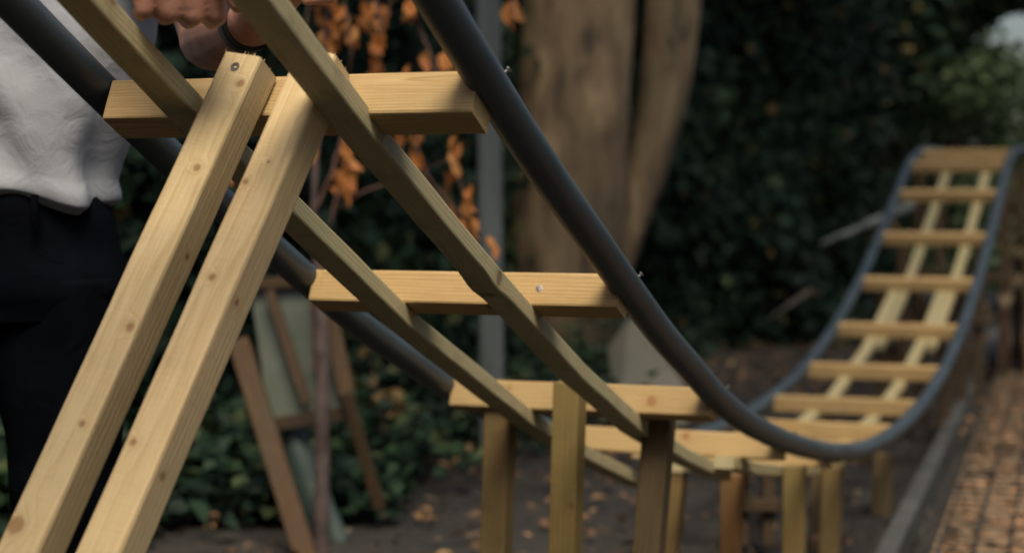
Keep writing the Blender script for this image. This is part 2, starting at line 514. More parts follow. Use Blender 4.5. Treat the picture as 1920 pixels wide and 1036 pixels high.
ssA = [-1.35, -0.9, -0.4, 0.0, 0.35, 0.70, 1.0, 1.3, 1.62]
kdist = dist(ssA, 0.36)
M['beam_k'] = wood("treated_green_pine_knotted", (0.46, 0.40, 0.24), (0.33, 0.27, 0.14), (0.10, 0.06, 0.03), tint=(0.38, 0.37, 0.21), tintf=0.5, ring=240, dirt=0.25,
                   knots=[(kdist - 0.004, 0.03 + 0.017, 0.05 + 0.001, 0.0085), (kdist + 0.02, 0.03 - 0.004, 0.05 - 0.012, 0.010)])
beam(ssA, 0.09, vl={1.3: -0.006, 1.62: -0.016}, mat=M['beam_k'], goff=GOFF, bump_at=[(dist(ssA, 0.36), 0.03, 0.0035)], label="right near spine beam with a dark knot where it bends")
beam([-1.35, -0.9, -0.4, 0.0, 0.5, 1.0, 1.3, 1.66], -0.0875, vl={1.3: -0.012, 1.66: -0.038})
beam([1.48, 1.7, 2.1, 2.5, 2.95], 0.127)
beam([1.8, 2.3, 2.7, 3.12], -0.051)
beam([2.65, 3.2, 3.9, 4.6, 5.33], -0.09)
beam([2.98, 3.6, 4.2, 4.8, 5.33], 0.09)
beam([4.66, 5.3, 5.8, 6.3, 6.8, 7.3], -0.053)
beam([4.66, 5.3, 5.8, 6.3, 6.8, 7.3], 0.127)

# the two leaning legs in front
ADIR = Vector((-0.34, -0.41, -0.90)).normalized()


def lean_leg(mid_top_px, Y, length, mat):
    # px of the front/right edge near the top; front face looks towards the camera
    p = at(mid_top_px[0], mid_top_px[1], Y)
    _, t, n = tr(0.0)
    fn = (-t - ADIR * (-t).dot(ADIR)).normalized()      # front face normal, square to the leg
    side = fn.cross(ADIR)
    if side.dot(WV) < 0: side = -side
    c = p - side * 0.022 - fn * 0.022
    return timber("support_leg", [c, c + ADIR * length], fn, 0.044, 0.044, mat, track, bev=0.004, seg=0.04, goff=GOFF, rough_end=True), fn, side, c


leg1, fn, side, c1 = lean_leg((488, 106), 1.80, 0.98, M['leg_a'])
leg2, fn2, side2, c2 = lean_leg((628, 101), 1.77, 0.98, M['leg_b'])
screw(track, c1 + fn * 0.022 + ADIR * 0.016 - side * 0.001, fn, r=0.0052, L=0.0006)

# upright posts below the dip
def post(x0, x1, ytop, Y, mat, foot=-0.02, yawd=20, depth=0.045, xb=None, label=None):
    a = at((x0 + x1) / 2, ytop, Y)
    wdt = (x1 - x0) / F * Y / (math.cos(R(yawd)) + math.sin(R(yawd)) * depth / 0.045)
    wdt = max(0.03, wdt)
    xbp = xb if xb is not None else (x0 + x1) / 2
    b = at(xbp, 1036, Y)
    d = (b - a); b = a + d * ((a.z - foot) / -d.z)
    b.y = a.y
    up = Vector((-math.sin(R(yawd)), -math.cos(R(yawd)), 0))
    return timber("support_post", [a, b], up, wdt, depth, mat, track, bev=0.003, seg=0.06, label=label)


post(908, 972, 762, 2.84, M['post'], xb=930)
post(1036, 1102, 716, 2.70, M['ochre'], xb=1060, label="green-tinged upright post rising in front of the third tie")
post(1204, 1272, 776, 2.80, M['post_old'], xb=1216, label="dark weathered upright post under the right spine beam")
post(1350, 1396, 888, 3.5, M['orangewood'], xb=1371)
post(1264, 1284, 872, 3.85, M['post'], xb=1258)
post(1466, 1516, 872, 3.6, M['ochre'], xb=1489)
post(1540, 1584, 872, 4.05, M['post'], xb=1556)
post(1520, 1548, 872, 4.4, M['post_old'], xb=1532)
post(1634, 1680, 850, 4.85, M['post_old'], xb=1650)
# low H-frames and posts under the far hill
def lateral_post(s, u, mat, w_=0.045):
    p, t, n = tr(s, u, TV - TIE / 2 - 0.045)
    if p.z < 0.06: return
    up = Vector((-math.sin(PSI), -math.cos(PSI), 0))
    timber("support_post", [p, Vector((p.x, p.y, -0.02))], up, w_, w_, mat, track, seg=0.08)


def crossbar(s, z, mat, hl=0.2):
    p, t, n = tr(s)
    a = Vector((p.x, p.y, z))
    up = Vector((0, 0, 1))
    timber("foot_rail", [a - WV * hl, a + WV * hl], up, 0.045, 0.045, mat, track, seg=0.08)


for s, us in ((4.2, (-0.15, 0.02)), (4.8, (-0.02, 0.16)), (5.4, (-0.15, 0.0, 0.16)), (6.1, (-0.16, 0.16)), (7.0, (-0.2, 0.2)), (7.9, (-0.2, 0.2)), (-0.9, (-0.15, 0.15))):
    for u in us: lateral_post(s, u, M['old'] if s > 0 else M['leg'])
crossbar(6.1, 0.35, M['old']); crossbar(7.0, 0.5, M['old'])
# small square frame left of the posts
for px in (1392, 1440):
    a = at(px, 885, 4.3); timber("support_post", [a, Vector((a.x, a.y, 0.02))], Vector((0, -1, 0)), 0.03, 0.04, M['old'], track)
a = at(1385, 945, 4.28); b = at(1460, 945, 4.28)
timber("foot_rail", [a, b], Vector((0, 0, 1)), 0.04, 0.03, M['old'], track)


# ================================================================= LEAVES
def leaf_mesh(C, D, Nn, size, wid=0.62, fold=0.18, drop=0.12):
    """C centres, D long axis, Nn normals (n,3); 6-vertex folded leaf"""
    n = len(C)
    D = D / np.linalg.norm(D, axis=1, keepdims=True)
    S = np.cross(D, Nn); S /= (np.linalg.norm(S, axis=1, keepdims=True) + 1e-9)
    Nn = np.cross(S, D)
    sz = size[:, None]
    base = C - D * sz * 0.5
    tip = C + D * sz * 0.5 - Nn * sz * drop
    m1 = C - D * sz * 0.12
    lf = m1 + S * sz * wid * 0.5 + Nn * sz * fold
    rt = m1 - S * sz * wid * 0.5 + Nn * sz * fold
    lf2 = C + D * sz * 0.22 + S * sz * wid * 0.36 + Nn * sz * (fold * 0.6 - drop * 0.3)
    rt2 = C + D * sz * 0.22 - S * sz * wid * 0.36 + Nn * sz * (fold * 0.6 - drop * 0.3)
    V = np.stack([base, lf, lf2, tip, rt2, rt], 1).reshape(-1, 3)
    k = np.arange(n)[:, None] * 6
    Fc = np.concatenate([k + np.array([[0, 1, 2, 3]]), k + np.array([[0, 3, 4, 5]])], 1).reshape(-1, 4)
    return V, Fc


def leaves_obj(name, C, D, Nn, size, mat, parent=None, extra=None, rv=None, **kw):
    V, Fc = leaf_mesh(C, D, Nn, size, **kw)
    n = len(C)
    rv = nr.random(n) if rv is None else rv
    rr_ = np.repeat(rv, 6)
    mats = [mat]; mi = np.zeros(len(Fc), int)
    verts, faces = V, [tuple(f) for f in Fc]
    if extra:
        ev, ef, em = extra
        o_ = len(verts)
        verts = np.concatenate([verts, np.array([tuple(v) for v in ev])])
        faces = faces + [tuple(i + o_ for i in f) for f in ef]
        mi = np.concatenate([mi, np.ones(len(ef), int)])
        mats.append(em)
        rr_ = np.concatenate([rr_, np.zeros(len(ev))])
    return mesh_obj(name, verts, faces, mats, parent, attrs={'rnd': rr_}, mat_idx=mi)


def rand_unit(n):
    v = nr.normal(size=(n, 3)); return v / np.linalg.norm(v, axis=1, keepdims=True)


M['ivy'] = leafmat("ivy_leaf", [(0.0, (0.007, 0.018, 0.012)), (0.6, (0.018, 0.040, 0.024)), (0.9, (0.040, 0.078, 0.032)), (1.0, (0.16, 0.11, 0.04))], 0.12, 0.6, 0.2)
M['ivyhi'] = leafmat("fresh_leaf", [(0.0, (0.05, 0.09, 0.045)), (0.6, (0.10, 0.16, 0.07)), (1.0, (0.20, 0.25, 0.12))], 0.35, 0.45)
M['orange'] = leafmat("dry_orange_leaf", [(0.0, (0.34, 0.12, 0.035)), (0.5, (0.56, 0.22, 0.06)), (1.0, (0.64, 0.32, 0.11))], 0.35, 0.6)
M['litter'] = leafmat("fallen_leaf", [(0.0, (0.05, 0.03, 0.018)), (0.5, (0.14, 0.075, 0.035)), (0.85, (0.26, 0.14, 0.06)), (1.0, (0.36, 0.25, 0.12))], 0.1, 0.7)
M['crumb'] = leafmat("soil_crumb", [(0.0, (0.02, 0.016, 0.012)), (0.6, (0.07, 0.05, 0.035)), (1.0, (0.17, 0.13, 0.09))], 0.0, 0.8)
M['scrap'] = leafmat("leaf_scrap", [(0.0, (0.05, 0.028, 0.016)), (0.4, (0.24, 0.12, 0.055)), (1.0, (0.50, 0.29, 0.14))], 0.1, 0.7)
M['tanleaf'] = leafmat("tan_leaf", [(0.0, (0.22, 0.14, 0.06)), (1.0, (0.36, 0.25, 0.12))], 0.25, 0.6)
M['paleleaf'] = leafmat("pale_dry_leaf", [(0.0, (0.25, 0.20, 0.12)), (1.0, (0.40, 0.34, 0.22))], 0.3, 0.6)
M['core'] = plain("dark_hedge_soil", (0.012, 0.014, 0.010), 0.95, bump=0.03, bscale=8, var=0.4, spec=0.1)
M['twig'] = plain("red_brown_twig", (0.11, 0.055, 0.04), 0.7, bump=0.002, bscale=40, var=0.35, vscale=20)
M['peel'] = plain("peeling_purple_brown_bark", (0.105, 0.080, 0.072), 0.7, bump=0.006, bscale=25, var=0.5, vscale=14, c2=(0.05, 0.03, 0.028), stretch=(1, 1, 0.8))

# ================================================================= GROUND
def soil():
    m, nt, b = new_mat("leaf_strewn_soil")
    tc = N(nt, "ShaderNodeTexCoord")
    n = N(nt, "ShaderNodeTexNoise"); n.inputs["Scale"].default_value = 2.2; n.inputs["Detail"].default_value = 10; nt.links.new(tc.outputs["Object"], n.inputs[0])
    n2 = N(nt, "ShaderNodeTexNoise"); n2.inputs["Scale"].default_value = 22; n2.inputs["Detail"].default_value = 6; nt.links.new(tc.outputs["Object"], n2.inputs[0])
    c = ramp(nt, n.outputs[0], [(0.35, (0.012, 0.011, 0.009)), (0.65, (0.032, 0.028, 0.023))])
    c = mixc(nt, ramp(nt, n2.outputs[0], [(0.55, (0, 0, 0)), (0.7, (0.6, 0.6, 0.6))]), c, (0.05, 0.035, 0.025))
    nt.links.new(c, b.inputs["Base Color"]); b.inputs["Roughness"].default_value = 0.9
    bp = N(nt, "ShaderNodeBump"); bp.inputs["Distance"].default_value = 0.02
    nt.links.new(n2.outputs[0], bp.inputs["Height"]); nt.links.new(bp.outputs[0], b.inputs["Normal"])
    return m


def ground():
    xs = np.concatenate([np.linspace(-120, -6, 12), np.linspace(-5, 7, 90), np.linspace(8, 120, 12)])
    ys = np.concatenate([np.linspace(-60, -1, 8), np.linspace(0, 16, 110), np.linspace(17, 160, 12)])
    V = []; Fc = []
    for j, y in enumerate(ys):
        for i, x in enumerate(xs):
            z = 0.03 * noise.noise(Vector((x * 0.9, y * 0.9, 3))) + 0.012 * noise.noise(Vector((x * 4, y * 4, 1)))
            if abs(x) > 8 or y > 17 or y < -0.5: z = 0
            V.append((x, y, z - 0.012))
    nx = len(xs)
    for j in range(len(ys) - 1):
        for i in range(nx - 1):
            Fc.append((j * nx + i, j * nx + i + 1, (j + 1) * nx + i + 1, (j + 1) * nx + i))
    o = mesh_obj("ground", V, Fc, soil(), smooth=True)
    tag(o, kind="structure")


ground()

# leaf litter
n = 5200
Y = 2.6 + nr.random(n) ** 0.8 * 8.5
X = -2.2 + nr.random(n) * 6.0
dens = np.array([noise.noise(Vector((x * 1.3, y * 1.3, 9))) for x, y in zip(X, Y)])
k = dens > -0.15
X, Y = X[k], Y[k]; n = len(X)
C = np.stack([X, Y, 0.012 + nr.random(n) * 0.022], 1)
D = rand_unit(n); D[:, 2] *= 0.25
Nn = rand_unit(n) * 0.45 + np.array([0, 0, 1])
o = leaves_obj("fallen_leaves", C, D, Nn, 0.022 + nr.random(n) * 0.036, M['litter'], fold=0.12)
tag(o, "brown fallen leaves scattered over the dark soil", "leaf litter", kind="stuff")

n = 6500
Y = 2.8 + nr.random(n) ** 0.8 * 7.5; X = -1.8 + nr.random(n) * 5.0
C = np.stack([X, Y, 0.006 + nr.random(n) * 0.016], 1)
D = rand_unit(n); D[:, 2] *= 0.3
o = leaves_obj("soil_crumbs", C, D, rand_unit(n) * 0.6 + np.array([0, 0, 1]), 0.008 + nr.random(n) ** 2 * 0.022, M['crumb'], fold=0.25, wid=0.7)
tag(o, "bark crumbs and broken leaf bits strewn over the soil", "leaf litter", kind="stuff")

# ================================================================= IVY BANK
line = [(-6.5, 3.6), (-3.2, 3.9), (-1.5, 4.6), (-0.8, 5.5), (-0.3, 6.5), (-0.05, 7.9), (0.3, 9.4), (1.2, 10.1), (2.1, 10.7), (2.45, 11.4)]
LP = [Vector((a, b, 0)) for a, b in line]
Ls = [0]
for i in range(1, len(LP)): Ls.append(Ls[-1] + (LP[i] - LP[i - 1]).length)


def lineat(d):
    for i in range(len(LP) - 1):
        if d <= Ls[i + 1] or i == len(LP) - 2:
            f = (d - Ls[i]) / (Ls[i + 1] - Ls[i])
            t = (LP[i + 1] - LP[i]).normalized()
            return LP[i].lerp(LP[i + 1], f), Vector((t.y, -t.x, 0))   # faces the camera side


def bulge(d, z):
    return 0.22 * noise.noise(Vector((d * 0.9, z * 1.1, 5))) + 0.22 * noise.noise(Vector((d * 1.9, z * 1.3, 15))) + 0.09 * noise.noise(Vector((d * 3.1, z * 3.3, 2))) - 0.10 * z


HT = 3.4
cv, cf = [], []
nd, nz = 110, 34
for i in range(nd + 1):
    d = Ls[-1] * i / nd
    p, nn = lineat(d)
    top = HT + 0.4 * noise.noise(Vector((d * 0.8, 0, 0)))
    for j in range(nz + 1):
        z = -0.05 + (top + 0.05) * j / nz
        q = p + nn * (bulge(d, z) - 0.12)
        cv.append((q.x, q.y, z))
    for (off, z) in ((-0.7, top), (-0.9, -0.05)):
        q = p + nn * off; cv.append((q.x, q.y, z))
st = nz + 3
for i in range(nd):
    for j in range(st):
        j2 = (j + 1) % st
        cf.append((i * st + j, i * st + j2, (i + 1) * st + j2, (i + 1) * st + j))
n = 46000
dd = nr.random(n) ** 0.9 * Ls[-1]
dd = np.clip(2.0 + dd * (Ls[-1] - 2.0) / Ls[-1], 0, Ls[-1] - 1e-3)
zz = nr.random(n) ** 1.15 * 2.9
C = np.zeros((n, 3)); Nn = np.zeros((n, 3))
for i in range(n):
    p, nn = lineat(dd[i])
    q = p + nn * (bulge(dd[i], zz[i]) - 0.10 + abs(nr.normal()) * 0.09)
    C[i] = (q.x, q.y, zz[i]); Nn[i] = nn
Nn = Nn + rand_unit(n) * 0.75 + np.array([0, 0, 0.35])
D = rand_unit(n) * 0.8 + np.array([0, 0, -0.8])
clump = np.array([noise.noise(Vector((a * 2.2, b * 2.2, 7))) for a, b in zip(dd, zz)])
clump2 = np.array([noise.noise(Vector((a * 0.7, b * 0.9, 17))) for a, b in zip(dd, zz)])
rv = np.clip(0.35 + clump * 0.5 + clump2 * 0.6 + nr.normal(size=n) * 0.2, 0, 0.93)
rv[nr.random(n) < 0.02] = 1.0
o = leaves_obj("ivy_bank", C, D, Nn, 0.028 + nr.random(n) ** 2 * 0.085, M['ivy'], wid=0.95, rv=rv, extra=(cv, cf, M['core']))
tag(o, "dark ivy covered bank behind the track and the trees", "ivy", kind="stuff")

# low ivy creeping out over the soil on the left
n = 5200
d_ = 3.5 + nr.random(n) * 6.2
C = []; 
for i in range(n):
    p, nn = lineat(d_[i])
    q = p + nn * (0.05 + abs(nr.normal()) * 0.28)
    C.append((q.x, q.y, 0.02 + abs(nr.normal()) * 0.11))
C = np.array(C)
o = leaves_obj("ivy_ground_cover", C, rand_unit(n) * np.array([1, 1, 0.3]), rand_unit(n) * 0.5 + np.array([0, -0.3, 1]), 0.035 + nr.random(n) * 0.04, M['ivy'],
               wid=0.9, rv=np.clip(nr.random(n) * 1.1, 0, 0.92))
tag(o, "low ivy creeping over the soil at the foot of the bank", "ground cover", kind="stuff")

# unseen hedges added round the garden to block low light from the horizon
def shade_hedge(x0, y0, x1, y1, h, label, seed):
    a, b = Vector((x0, y0, 0)), Vector((x1, y1, 0)); L = (b - a).length; t = (b - a) / L; nn = Vector((t.y, -t.x, 0))
    v, f = [], []
    nx, nz = int(L / 0.3), 9
    for i in range(nx + 1):
        for sd in (1, -1):
            for j in (range(nz + 1) if sd == 1 else range(nz, -1, -1)):
                q = a + t * (L * i / nx) + nn * sd * (0.4 + 0.12 * noise.noise(Vector((i * 0.5, j * 0.6, seed + sd))))
                v.append((q.x, q.y, h * j / nz - 0.03))
    st = 2 * (nz + 1)
    for i in range(nx):
        for j in range(st):
            f.append((i * st + j, i * st + (j + 1) % st, (i + 1) * st + (j + 1) % st, (i + 1) * st + j))
    n = int(L * 500)
    u = nr.random(n); C = np.array([tuple(a + t * L * k + nn * (0.45 + 0.12 * nr.random()) * (1 if nr.random() < .5 else -1)) for k in u]); C[:, 2] = nr.random(n) * h
    k = nr.random(n) < 0.2; C[k, 2] = h + 0.03
    o = leaves_obj("shade_hedge", C, rand_unit(n), rand_unit(n), 0.06 + nr.random(n) * 0.05, M['ivy'], wid=0.8, extra=(v, f, M['core']))
    tag(o, label, "shade_hedge")


shade_hedge(-6.5, -4.0, 7.0, -4.0, 3.2, "unseen foliage wall added behind the camera to block low light", 1)
shade_hedge(-5.0, -3.5, -5.0, 3.6, 3.2, "unseen foliage wall added on the left to block low light", 2)
shade_hedge(6.4, -3.5, 6.4, 9.5, 3.0, "unseen foliage wall added on the far right to block low light", 3)

n = 3600
C = np.stack([-1.35 + nr.random(n) * 1.05, 4.66 + nr.random(n) * 1.3, 0.01 + np.abs(nr.normal(size=n)) * 0.055], 1)
k = np.array([noise.noise(Vector((x * 3, y * 3, 4))) > -0.25 for x, y, z in C]); C = C[k]; n = len(C)
o = leaves_obj("ivy_patch", C, rand_unit(n) * np.array([1, 1, 0.3]), rand_unit(n) * 0.5 + np.array([0, -0.3, 1]), 0.03 + nr.random(n) * 0.04, M['ivy'], wid=0.9, rv=np.clip(nr.random(n) * 0.8, 0, 0.92))
tag(o, "dark ivy patch on the soil around the foot of the wooden frame", "ground cover", kind="stuff")

# ================================================================= TREES
def bark():
    m, nt, b = new_mat("smooth_brown_bark")
    tc = N(nt, "ShaderNodeTexCoord")
    mp = N(nt, "ShaderNodeMapping"); mp.inputs["Scale"].default_value = (8, 8, 2.6); nt.links.new(tc.outputs["Object"], mp.inputs[0])
    n = N(nt, "ShaderNodeTexNoise"); n.inputs["Scale"].default_value = 1.3; n.inputs["Detail"].default_value = 9; n.inputs["Distortion"].default_value = 0.5; nt.links.new(mp.outputs[0], n.inputs[0])
    n2 = N(nt, "ShaderNodeTexNoise"); n2.inputs["Scale"].default_value = 2.2; n2.inputs["Detail"].default_value = 4; nt.links.new(tc.outputs["Object"], n2.inputs[0])
    c = ramp(nt, n.outputs[0], [(0.34, (0.028, 0.020, 0.013)), (0.42, (0.110, 0.074, 0.042)), (0.56, (0.155, 0.108, 0.060)), (0.70, (0.23, 0.165, 0.095))])
    c = mixc(nt, ramp(nt, n2.outputs[0], [(0.5, (0, 0, 0)), (0.62, (0.55, 0.55, 0.55))]), c, (0.062, 0.058, 0.030))
    nt.links.new(c, b.inputs["Base Color"]); b.inputs["Roughness"].default_value = 0.85
    bp = N(nt, "ShaderNodeBump"); bp.inputs["Distance"].default_value = 0.03; bp.inputs["Strength"].default_value = 0.9
    nt.links.new(n.outputs[0], bp.inputs["Height"]); nt.links.new(bp.outputs[0], b.inputs["Normal"])
    return m


M['bark'] = bark()


def trunk_obj(name, pxl, Yv, parent, top_pts, flare=None, furrow=0.008, mat=None):
    """pxl: (y pixel, x left, x right) silhouette rows at distance Yv; top_pts: world (p, r) rows above"""
    rows = []
    for (py, xl, xr) in pxl:
        a, b = at(xl, py, Yv), at(xr, py, Yv)
        rows.append(((a + b) / 2, (b - a).length / 2))
    rows = rows[::-1]
    rows = [(Vector((rows[0][0].x, rows[0][0].y, -0.05)), rows[0][1] * (flare or 1.25))] + rows + top_pts
    # densify
    P, Rr = [], []
    for i in range(len(rows) - 1):
        n = max(2, int((rows[i + 1][0] - rows[i][0]).length / 0.06))
        for k in range(n):
            f = k / n
            P.append(rows[i][0].lerp(rows[i + 1][0], f)); Rr.append(rows[i][1] * (1 - f) + rows[i + 1][1] * f)
    P.append(rows[-1][0]); Rr.append(rows[-1][1])
    for _ in range(3):
        Rr = [Rr[0]] + [(Rr[i - 1] + 2 * Rr[i] + Rr[i + 1]) / 4 for i in range(1, len(Rr) - 1)] + [Rr[-1]]
        P = [P[0]] + [(P[i - 1] + P[i] * 2 + P[i + 1]) / 4 for i in range(1, len(P) - 1)] + [P[-1]]
    nn = 48
    v, f = tube_geo(P, Rr, nn)
    out = []
    for i, q in enumerate(v):
        c = P[i // nn]; r = Rr[i // nn]
        d = (q - c)
        a = math.atan2(d.y, d.x)
        k = 1 + furrow * 2.2 * noise.noise(Vector((math.cos(a) * 1.6, math.sin(a) * 1.6, q.z * 0.5))) + furrow * noise.noise(Vector((math.cos(a) * 5, math.sin(a) * 5, q.z * 0.9)))
        out.append(c + d * k)
    return mesh_obj(name, out, f, mat or M['bark'], parent, smooth=True)


def crown(name, centers, n, size, mat, parent):
    C = []; 
    idx = nr.integers(0, len(centers), n)
    cc = np.array([c[:3] for c in centers]); rad = np.array([c[3] for c in centers])
    u = rand_unit(n) * (nr.random(n) ** 0.45)[:, None]
    C = cc[idx] + u * rad[idx][:, None] * np.array([1, 1, 0.6])
    return leaves_obj(name, C, rand_unit(n), rand_unit(n) + np.array([0, 0, 0.6]), size * (0.7 + nr.random(n) * 0.6), mat, parent, wid=0.7)


TY = 8.6
tree = empty("broad_tree", at(1060, 720, TY).xy.to_3d(), "thick straight brown tree trunk standing behind the near ties", "tree")
tc_ = at(1085, 0, TY)
trunk_obj("trunk", [(-20, 983, 1192), (150, 972, 1184), (330, 960, 1174), (480, 950, 1166), (600, 946, 1150), (700, 944, 1136), (760, 940, 1140)], TY, tree,
          [(tc_ + Vector((0.05, 0, 0.8)), 0.22), (tc_ + Vector((0.1, 0.05, 2.0)), 0.18), (tc_ + Vector((0.15, 0.2, 3.4)), 0.12)], flare=1.15)
for (dx, dy, dz) in ((-1.7, -0.4, 1.6), (1.6, 0.2, 1.4), (0.3, -1.6, 1.8), (-0.5, 1.3, 1.5)):
    a = tc_ + Vector((0.1, 0.05, 1.9)); b = a + Vector((dx, dy, dz))
    tube("limb", [a, a.lerp(b, 0.4) + Vector((0, 0, 0.15)), a.lerp(b, 0.75), b], [0.12, 0.08, 0.05, 0.02], M['bark'], tree, n=14)
cen = [(tc_.x + nr.normal() * 1.8, tc_.y + nr.normal() * 1.1 + 0.5, 4.6 + nr.random() * 1.6, 0.75) for _ in range(26)]
crown("crown", cen, 9000, 0.13, M['ivy'], tree)

tree2 = empty("leaning_tree", at(1175, 700, 8.85).xy.to_3d(), "slimmer leaning tree trunk curving up behind the thick trunk's right side", "tree")
t2 = at(1255, 0, 8.85)
trunk_obj("trunk", [(-20, 1212, 1316), (90, 1206, 1306), (200, 1196, 1288), (300, 1180, 1258), (400, 1150, 1222), (480, 1124, 1192), (560, 1104, 1168), (720, 1088, 1150)], 8.85, tree2,
          [(t2 + Vector((0.15, 0, 0.9)), 0.13), (t2 + Vector((0.45, 0.1, 2.2)), 0.10), (t2 + Vector((0.9, 0.2, 3.4)), 0.06)], flare=1.2)
for (dx, dy, dz) in ((1.5, -0.3, 1.3), (0.5, 1.2, 1.4), (0.6, -1.2, 1.5)):
    a = t2 + Vector((0.6, 0.12, 2.5)); b = a + Vector((dx, dy, dz))
    tube("limb", [a, a.lerp(b, 0.45) + Vector((0, 0, 0.12)), b], [0.07, 0.045, 0.015], M['bark'], tree2, n=12)
cen = [(t2.x + 0.7 + nr.normal() * 1.0, t2.y + nr.normal() * 1.0 + 0.3, 4.6 + nr.random() * 1.5, 0.75) for _ in range(22)]
cen += [(1.3 + nr.random() * 1.5, 4.6 + nr.random() * 3.0, 4.6 + nr.random() * 1.2, 0.6) for _ in range(7)]  # extra clumps out of view, added to shade the far ties
for (dx, dy, dz) in ((1.8, -3.6, 1.3), (0.9, -2.4, 1.2)):  # long limbs added to carry those shading clumps
    a = t2 + Vector((0.6, 0.12, 2.5)); b = a + Vector((dx, dy, dz))
    tube("limb", [a, a.lerp(b, 0.45) + Vector((0, 0, 0.25)), b], [0.07, 0.045, 0.015], M['bark'], tree2, n=12)
crown("crown", cen, 13000, 0.13, M['ivy'], tree2)


# unseen tree added off to the left so its crown shades the background
ot = empty("shade_tree", (-3.3, 2.9, 0), "unseen tree added left of view, its crown placed to shade the background", "tree")
P = [Vector(q) for q in ((-3.3, 2.9, -0.05), (-3.25, 2.9, 1.2), (-3.1, 2.85, 2.6), (-2.8, 2.8, 4.0), (-2.3, 2.7, 5.0))]
tube("trunk", P, [0.24, 0.19, 0.16, 0.12, 0.07], M['bark'], ot, n=20)
for q in ((-1.2, 1.8, 5.0), (-0.6, 3.2, 5.1), (0.6, 2.2, 5.2), (1.0, 3.8, 5.3)):
    a = Vector((-2.8, 2.8, 4.0)); b = Vector(q)
    tube("limb", [a, a.lerp(b, 0.4) + Vector((0, 0, 0.3)), a.lerp(b, 0.75) + Vector((0, 0, 0.15)), b], [0.09, 0.06, 0.035, 0.01], M['bark'], ot, n=10)
cen = [(-2.8 + nr.random() * 4.6, 2.6 + nr.random() * 2.2, 4.9 + nr.random() * 1.1, 0.6) for _ in range(42)]
crown("crown", cen, 12000, 0.13, M['ivy'], ot)


# bright leafy shrubs beyond the end of the track
def shrub(name, x, y, h, rx, label, n=5200, mat='ivyhi', seed=0, cat="shrub", group="leafy shrubs beyond the far hill"):
    rt = empty(name, (x, y, 0), label, cat, group)
    for k in range(5):
        a = Vector((x + nr.normal() * 0.05, y + nr.normal() * 0.05, -0.02)); b = Vector((x + nr.normal() * rx * 0.5, y + nr.normal() * 0.3, h * 0.8))
        tube("stem", [a, a.lerp(b, 0.5) + Vector((0.05, 0, 0.05)), b], [0.03, 0.02, 0.008], M['twig'], rt, n=8)
    cen = [(x + nr.normal() * rx * 0.5, y + nr.normal() * 0.4, h * (0.12 + 0.78 * nr.random()), 0.42) for _ in range(22)]
    crown("foliage", cen, n, 0.075, M[mat], rt)


shrub("shrub", 3.45, 13.4, 2.15, 0.5, "pale green shrub directly behind the top of the far track hill")
shrub("shrub", 4.3, 14.2, 2.1, 0.6, "light leafy shrub at the right edge below the white sky gap")
shrub("shrub", 5.2, 14.6, 2.1, 0.6, "leafy shrub outside the right edge of the bright gap")
shrub("shrub", 3.0, 14.6, 2.15, 0.5, "pale shrub in the gap left of the far hilltop", mat='ivyhi')
shrub("shrub", 3.35, 14.8, 2.15, 0.5, "pale green shrub between the ivy bank end and the hilltop")
# far tree beyond the gap with an overhanging crown
ft = empty("garden_tree", (2.9, 15.5, 0), "dark leafy tree overhanging the bright sky gap", "tree")
tube("trunk", [Vector((2.9, 15.5, -0.05)), Vector((2.95, 15.5, 1.5)), Vector((3.1, 15.4, 3.0)), Vector((3.3, 15.3, 4.4))], [0.2, 0.16, 0.13, 0.07], M['bark'], ft, n=18)
cen = [(2.8 + nr.normal() * 0.55, 15.2 + nr.normal() * 0.5, 2.25 + abs(nr.normal()) * 1.0, 0.55) for _ in range(26)] + \
      [(4.3 + nr.random() * 2.2, 14.6 + nr.normal() * 0.4, 2.85 + nr.random() * 1.6, 0.5) for _ in range(16)]
for (x_, y_, r_) in ((1660, 120, .38), (1690, 60, .4), (1740, 20, .38), (1790, -10, .36), (1850, -40, .36), (1725, 90, .32), (1640, 190, .38), (1905, -30, .36), (1700, 150, .3), (1780, 45, .25), (1640, 60, .4), (1650, 0, .45), (1840, 10, .22)):
    q = at(x_, y_, 13.0); cen += [(q.x, q.y, q.z, r_)] * 3
crown("crown", cen, 16000, 0.10, M['ivy'], ft)

# ================================================================= GREY POLE
pole = empty("grey_post", at(920, 700, 5.6).xy.to_3d(), "slim pale grey upright post left of the thick tree trunk", "post")
a0, b0 = at(915, -60, 5.6), at(924, 760, 5.6)
b0.z = 0
v, f = [], []
timber("shaft", [Vector((b0.x, b0.y, -0.05)), a0 + (a0 - b0).normalized() * 0.9], Vector((0, -1, 0)), 0.078, 0.06, M['pole'], pole, bev=0.012, seg=0.1)
p_ = a0 + (a0 - b0).normalized() * 0.9
timber("cap", [p_, p_ + Vector((0, 0, 0.02))], Vector((0, -1, 0)), 0.09, 0.07, M['pole'], pole, bev=0.008)

# ================================================================= SAPLING WITH ORANGE LEAVES
SY = 4.42
sap = empty("sapling", at(604, 1036, SY).xy.to_3d(), "thin sapling with peeling bark and hanging dry orange leaves", "sapling")
pts = [at(x, y, SY) for x, y in ((600, 1200), (601, 1036), (604, 900), (603, 780), (606, 680), (603, 600), (596, 520), (588, 400), (592, 300), (604, 180), (612, 60), (618, -80), (640, -300))]
rad = [0.021, 0.021, 0.020, 0.020, 0.019, 0.019, 0.012, 0.009, 0.008, 0.008, 0.007, 0.006, 0.004]
pts[0].z = -0.02
Pd, Rd = [], []
for i in range(len(pts) - 1):
    for k in range(8):
        f_ = k / 8; Pd.append(pts[i].lerp(pts[i + 1], f_)); Rd.append((rad[i] * (1 - f_) + rad[i + 1] * f_) * (1 + 0.22 * noise.noise(Vector((i * 1.7 + f_ * 2, 3, 3)))))
tube("trunk", Pd, Rd, M['peel'], sap, n=14)
